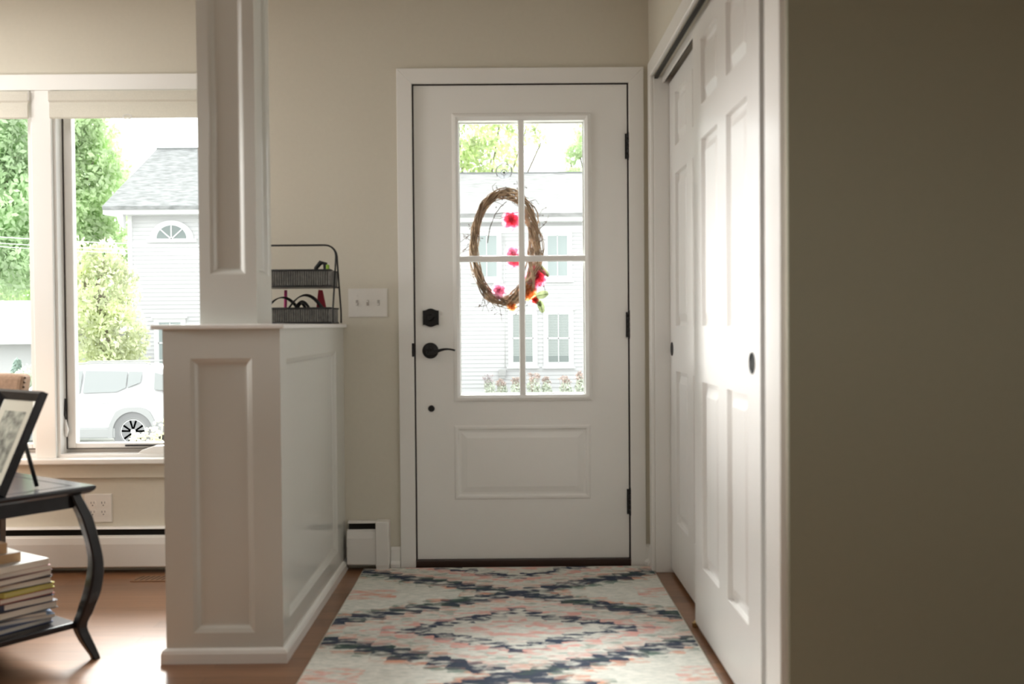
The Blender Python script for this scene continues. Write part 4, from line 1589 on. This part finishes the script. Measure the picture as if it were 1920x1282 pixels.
tree('maple_tree', -1.6, 39, [(-2.0, 39, 9.6, 2.3, 1.6, 1.5), (-.6, 39, 8.2, 1.4, 1.2, 1.0), (-2.8, 39, 7.9, 1.4, 1.2, .9), (.9, 39, 9.5, 1.0, .9, .75), (-.1, 39, 10.6, 1.4, 1.2, .8), (1.55, 39, 8.9, .35, .5, .45), (-1.0, 39, 7.2, 1.4, 1, .6)], 5200, .13, FG2,
     'light green tree rising above the house roof at the left of the door glass', 'street trees', 11)
tree('maple_tree', 4.2, 38, [(4.2, 38, 9.0, 1.3, 1.0, 1.1), (3.1, 38, 8.35, .75, .8, .30), (3.0, 38, 7.4, .75, .8, .28), (4.4, 38, 7.4, 1.2, 1, .7), (2.75, 38, 7.9, .35, .4, .15)], 4200, .13, FG1,
     'green tree branches above the house roof at the right of the door glass', 'street trees', 14)
tree('tall_shrub', -9.8, 20, [(-9.8, 20, 1.9, .85, .7, 1.0), (-9.5, 20, .9, .75, .7, .8), (-10.3, 20, .9, .7, .7, .9), (-9.75, 20, 2.7, .5, .5, .5), (-9.5, 20, 0, .8, .7, .7), (-10.4, 20, 2.6, .5, .5, .6)], 7500, .075, FG3,
     'tall yellow green shrub beside the corner of the white house behind the car', None, 17, True, 'shrub', 3)
# blue-green conifer tips
t = empty('conifer', (-12.35, 20.9, GZ), 0, 'small blue green conifer seen low in the left window', 'tree')
m = MB()
rg = random.Random(4)
for i in range(110):
    tt = i / 110
    z = .25 + 1.45 * tt
    rr = .75 * (1 - tt) + .05
    a = i * 2.4
    tip = Vector((rr * math.cos(a), rr * math.sin(a), z - .12))
    m.tube([(0, 0, z), tip * .6 + Vector((0, 0, z * .4 + .02)), tip], [.012, .02, .006], 4)
    for j in range(6):
        p = Vector((0, 0, z)).lerp(tip, .25 + .13 * j)
        for s in (-1, 1):
            q = p + Vector((-math.sin(a) * s * .09, math.cos(a) * s * .09, -.015))
            m.tube([p, q], [.012, .004], 3)
m.build('branches', mat('blue_spruce', (.34, .44, .38), .8, noise=.3, scale=9), t)
# pale bushes behind the car
tree('bush', -10.4, 18.5, [(-10.5, 18.5, -.2, .8, .6, .45), (-9.6, 18.5, -.35, .6, .5, .35), (-10.9, 18.5, -.5, .8, .6, .5)], 2600, .07, mat('pale_bush', (.55, .62, .50), .8, noise=.3, scale=3, trans=.4),
     'pale green bush low behind the car roof', None, 21, False, 'shrub')
# white-flowering bush close under the window
t = empty('hydrangea', (-2.72, 3.0, GZ), 0, 'cream flowering bush just outside the window near the car wheel', 'shrub')
m = MB()
leaves(m, [(0, 0, .95, .38, .35, .45), (.25, 0, .85, .35, .3, .5)], 1400, .035, 5)
tag(m.build('foliage', FG3, t), kind='stuff')
M_CREAMF = mat('cream_blossom', (.86, .85, .66), .8, trans=.3)
rg = random.Random(9)
for (x, zz, r) in ((.02, 1.60, .060), (.12, 1.64, .065), (.20, 1.70, .07), (.28, 1.63, .06), (-.05, 1.53, .05), (.16, 1.55, .06)):
    m = MB()
    for k in range(40):
        d = Vector((rg.gauss(0, 1), rg.gauss(0, 1), rg.gauss(0, 1))).normalized()
        m.ball(Vector((x, rg.uniform(-.02, .02), zz)) + d * r * .8, .014, 1, (1, 1, .7))
    m.tube([(x * .5, 0, .6), (x, 0, zz)], .005, 5)
    m.build('blossom', M_CREAMF, t)

# flowering plants in front of the house
FLP = mat('sedum_pink', (.66, .54, .48), .8, noise=.4, scale=14, trans=.3)
FLG = mat('sedum_leaf', (.68, .72, .62), .8, noise=.3, scale=10, trans=.3)


def flowering(x, y, w, h, dark, label, seed):
    t = empty('flowering_plant', (x, y, GZ), 0, label, 'plant', 'flowering plants along the house front')
    m = MB()
    leaves(m, [(0, 0, h * .55, w * .5, w * .4, h * .36), (w * .2, 0, h * .4, w * .4, w * .35, h * .3)], 620, .045, seed)
    tag(m.build('foliage', FLG, t), kind='stuff')
    m = MB()
    rg = random.Random(seed)
    for k in range(17):
        a, r = rg.uniform(0, 6.28), rg.uniform(0, w * .52)
        px, py = r * math.cos(a), r * math.sin(a) * .7
        hz_ = h * rg.uniform(.78, 1.03)
        m.tube([(px * .4, py * .4, 0), (px, py, hz_)], .006, 4)
        for j in range(7):
            m.ball((px + rg.uniform(-.05, .05), py + rg.uniform(-.04, .04), hz_ + rg.uniform(-.03, .035)), .020, 1, (1.2, 1, .7))
    m.build('flower_heads', dark, t)


DKF = mat('sedum_dark', (.46, .40, .40), .8, noise=.4, scale=14)
flowering(-.55, 26, .34, .86, DKF, 'grey purple flowering plant, leftmost in the door glass', 31)
flowering(-.16, 26.2, .32, .72, FLP, 'small pink flowering plant right of the grey purple one', 32)
flowering(.28, 26, .34, .80, FLP, 'pink flowering plant left of the door glass centre bar', 33)
flowering(.80, 26, .42, .90, FLP, 'tall pink flowering plant right of the door glass centre bar', 34)
flowering(1.20, 26.2, .30, .78, FLP, 'low pink flowering plant under the right house window', 35)
flowering(1.78, 26, .38, .80, FLP, 'pink flowering plant, second from the right below the house window', 36)
flowering(2.22, 26, .30, .95, FLP, 'pink flowering plant, rightmost in the door glass', 37)
m = MB()
leaves(m, [(-1.35, 24, .38 + GZ, .16, .15, .14)], 160, .04, 41)
tag(m.build('green_sprig', mat('sprig_green', (.40, .60, .28), .8, trans=.3)), 'small green sprig in the lower left corner of the door glass', 'plant')

# power lines
for i, (za, zb) in enumerate(((3.20, 3.02), (3.06, 2.90), (2.99, 2.83))):
    m = MB()
    pts = []
    for k in range(21):
        t = k / 20
        pts.append((-16 + 10 * t, 18 + .15 * i, za + .35 + (zb - za - .55) * t - .5 * math.sin(math.pi * t) * .25))
    m.tube(pts, .007 if i else .009, 5)
    o = m.build('power_line', mat('pale_cable', (.75, .75, .74), .6))
    tag(o, 'overhead cable, %s of the three seen against the trees' % ('topmost', 'middle one', 'lowest')[i], 'cable', 'overhead cables')

# ------------------------------------------------------------------ parked car
CY, CS = 15.6, 1.0
car = empty('car', (-8.75, CY + .9, GZ), 0, 'white compact sport utility car parked outside the window', 'car')
M_CAR = mat('white_car_paint', (.55, .55, .55), .2, coat=.3)
M_CLAD = mat('grey_cladding', (.34, .345, .34), .7)
M_TYRE = mat('tyre_rubber', (.26, .26, .255), .8)
M_RIM = mat('alloy_rim', (.62, .62, .62), .35)
M_CGL = mat('car_glass', (.27, .285, .28), .12, spec=.7)
HW = .90   # half width; local y=-HW is the near side; local x: rear = +, wheels at rx=1.285
RXW, FXW, WR = 1.285, -1.285, .345
# body stations along x: (x, z_bottom, z_belt, z_roof, w_belt, w_roof)
st = [(-2.10, .35, .78, .80, .62, .55), (-2.02, .27, .92, .96, .80, .70), (-1.80, .25, 1.00, 1.05, .87, .76), (-1.2, .25, 1.05, 1.10, .90, .80), (-.92, .25, 1.06, 1.18, .90, .74),
      (-.45, .25, 1.07, 1.55, .90, .64), (-.2, .25, 1.07, 1.62, .90, .63), (.4, .25, 1.08, 1.655, .90, .63), (1.1, .25, 1.09, 1.65, .90, .63), (1.7, .27, 1.11, 1.62, .895, .62),
      (1.88, .30, 1.11, 1.55, .86, .60), (2.02, .33, 1.08, 1.12, .82, .66), (2.08, .38, .92, .96, .78, .65)]
m = MB()
rings = []
for x, zb, zt, zr, wb, wr_ in st:
    half = [(wb * .90, zb), (wb * .985, zb + .12), (wb, (zb + zt) * .5 + .08), (wb * .985, zt - .03), (wb * .955, zt), (wr_ + (wb * .955 - wr_) * .08, zr - (zr - zt) * .10), (wr_ * .90, zr - .01), (wr_ * .5, zr + (.03 if zr > 1.3 else .01))]
    loop = [(x, -w, z) for w, z in half] + [(x, w, z) for w, z in half[::-1]]
    rings.append([m.bm.verts.new(p) for p in loop])
for A, B in zip(rings, rings[1:]):
    n = len(A)
    for k in range(n):
        f = m.bm.faces.new([A[k], A[(k + 1) % n], B[(k + 1) % n], B[k]])
        f.smooth = True
m.bm.faces.new(rings[0][::-1])
m.bm.faces.new(rings[-1])
m.build('body', M_CAR, car)


def side_y(z):
    """near side surface at height z above the belt line"""
    t = max(0, (z - 1.09) / (1.65 - 1.09))
    return -(.860 + (.655 - .860) * t) - .012


def side_patch(name, poly, mt, t=.012, parent=car):
    m = MB()
    A = [m.bm.verts.new((x, side_y(z), z)) for x, z in poly]
    B = [m.bm.verts.new((x, side_y(z) - t, z)) for x, z in poly]
    m.bm.faces.new(A)
    m.bm.faces.new(B[::-1])
    for i in range(len(poly)):
        j = (i + 1) % len(poly)
        m.bm.faces.new([A[i], A[j], B[j], B[i]])
    return m.build(name, mt, parent)


side_patch('rear_door_window', [(.28, 1.12), (.95, 1.14), (1.12, 1.22), (1.12, 1.54), (.28, 1.56)], M_CGL)
side_patch('quarter_window', [(1.15, 1.22), (1.40, 1.32), (1.42, 1.53), (1.15, 1.54)], M_CGL)
side_patch('front_door_window', [(-.66, 1.12), (.22, 1.12), (.22, 1.56), (-.30, 1.53)], M_CGL)
# rear window wraps at the tailgate
MB().prism([(1.70, 1.18), (1.97, 1.16), (1.88, 1.48), (1.72, 1.52)], lambda a, b, d: (a, d, b), -.875, -.70).build('tailgate_glass', M_CGL, car)
o = MB().bbox(1.90, 2.09, -.87, -.70, .86, 1.08, .03, 3).build('tail_light', mat('tail_light_red', (.70, .10, .09), .25), car)
for s in (-1, 1):
    m = MB().tube([(-.3, s * .60, 1.66), (-.2, s * .60, 1.70), (1.4, s * .60, 1.71), (1.55, s * .60, 1.67)], .016, 8)
    m.build('roof_rail', M_CLAD, car)
# sills, arches, bumper
m = MB().bbox(-.93, .93, -.925, -.86, .22, .42, .02)
m.build('rocker_cladding', M_CLAD, car)
m = MB().bbox(1.62, 2.14, -.90, .90, .30, .58, .04, 3)
m.build('rear_bumper', M_CLAD, car)
m = MB().bbox(-2.16, -1.64, -.90, .90, .28, .56, .04, 3)
m.build('front_bumper', M_CLAD, car)
o = MB().bbox(.55, .80, -.925, -.90, .92, .95, .008).build('door_handle', M_CAR, car)
for cxw in (RXW, FXW):
    m = MB()
    outer = [(-.50, .22), (-.46, .50), (-.33, .76), (-.15, .83), (.15, .83), (.33, .76), (.46, .50), (.50, .22)]
    inner = [(.40 * math.cos(a), WR + .40 * math.sin(a)) for a in [math.pi * i / 14 for i in range(15)]]
    poly = outer + [(.40, .22)] + inner + [(-.40, .22)]
    # build the arch as quads between outer and inner curves
    N = 20
    def samp(pl, t):
        L_ = [0]
        for a, b in zip(pl, pl[1:]):
            L_.append(L_[-1] + math.hypot(b[0] - a[0], b[1] - a[1]))
        d = t * L_[-1]
        for i in range(len(pl) - 1):
            if L_[i + 1] >= d - 1e-9:
                u_ = (d - L_[i]) / max(1e-9, L_[i + 1] - L_[i])
                return (pl[i][0] + (pl[i + 1][0] - pl[i][0]) * u_, pl[i][1] + (pl[i + 1][1] - pl[i][1]) * u_)
        return pl[-1]
    inn = [(-.40, .22)] + inner[::-1] + [(.40, .22)]
    for k in range(N):
        q = [samp(outer, k / N), samp(outer, (k + 1) / N), samp(inn, (k + 1) / N), samp(inn, k / N)]
        m.prism(q, lambda a, b, d: (cxw + a, d, b), -.935, -.86)
    m.build('wheel_arch', M_CLAD, car)
    # dark inner well
    m = MB().lathe([(.41, 0), (.41, .03)], lambda a, b, h: (cxw + a, -.905 - h * .1, WR + b), 32)
    m.build('wheel_well', M_GAP if False else mat('wheel_well', (.22, .22, .22), .9), car)
    for s in ((-1, 1)):
        yb = s * .80
        m = MB().lathe([(.225, -.11), (.33, -.105), (.345, -.08), (.345, .08), (.33, .105), (.245, .11), (.235, .07), (.225, .06)], lambda a, b, h: (cxw + a, yb + s * (h), WR + b), 40)
        ty = m.build('tyre', M_TYRE, car)
        m = MB()
        m.lathe([(.06, .06), (.06, .10), (.045, .115), (.02, .118)], lambda a, b, h: (cxw + a, yb + s * h, WR + b), 24)
        for k in range(5):
            a = 2 * math.pi * k / 5 + .3
            for da in (-.20, .20):
                p0 = (.05, a + da * .6)
                p1 = (.232, a + da * 1.3)
                q = []
                for (r_, an), w_ in ((p0, .017), (p1, .021)):
                    q.append((r_ * math.cos(an) - w_ * math.sin(an), r_ * math.sin(an) + w_ * math.cos(an)))
                for (r_, an), w_ in ((p1, .021), (p0, .017)):
                    q.append((r_ * math.cos(an) + w_ * math.sin(an), r_ * math.sin(an) - w_ * math.cos(an)))
                m.prism(q, lambda aa, bb, d: (cxw + aa, yb + s * d, WR + bb), .085, .108)
        m2_ = [(.238 * math.cos(a), .238 * math.sin(a)) for a in [2 * math.pi * i / 36 for i in range(36)]]
        m.tube([(cxw + a, yb + s * .098, WR + b) for a, b in m2_], .014, 6, closed=True)
        m.build('alloy_wheel', M_RIM, ty)
        if s == -1 and False:
            break
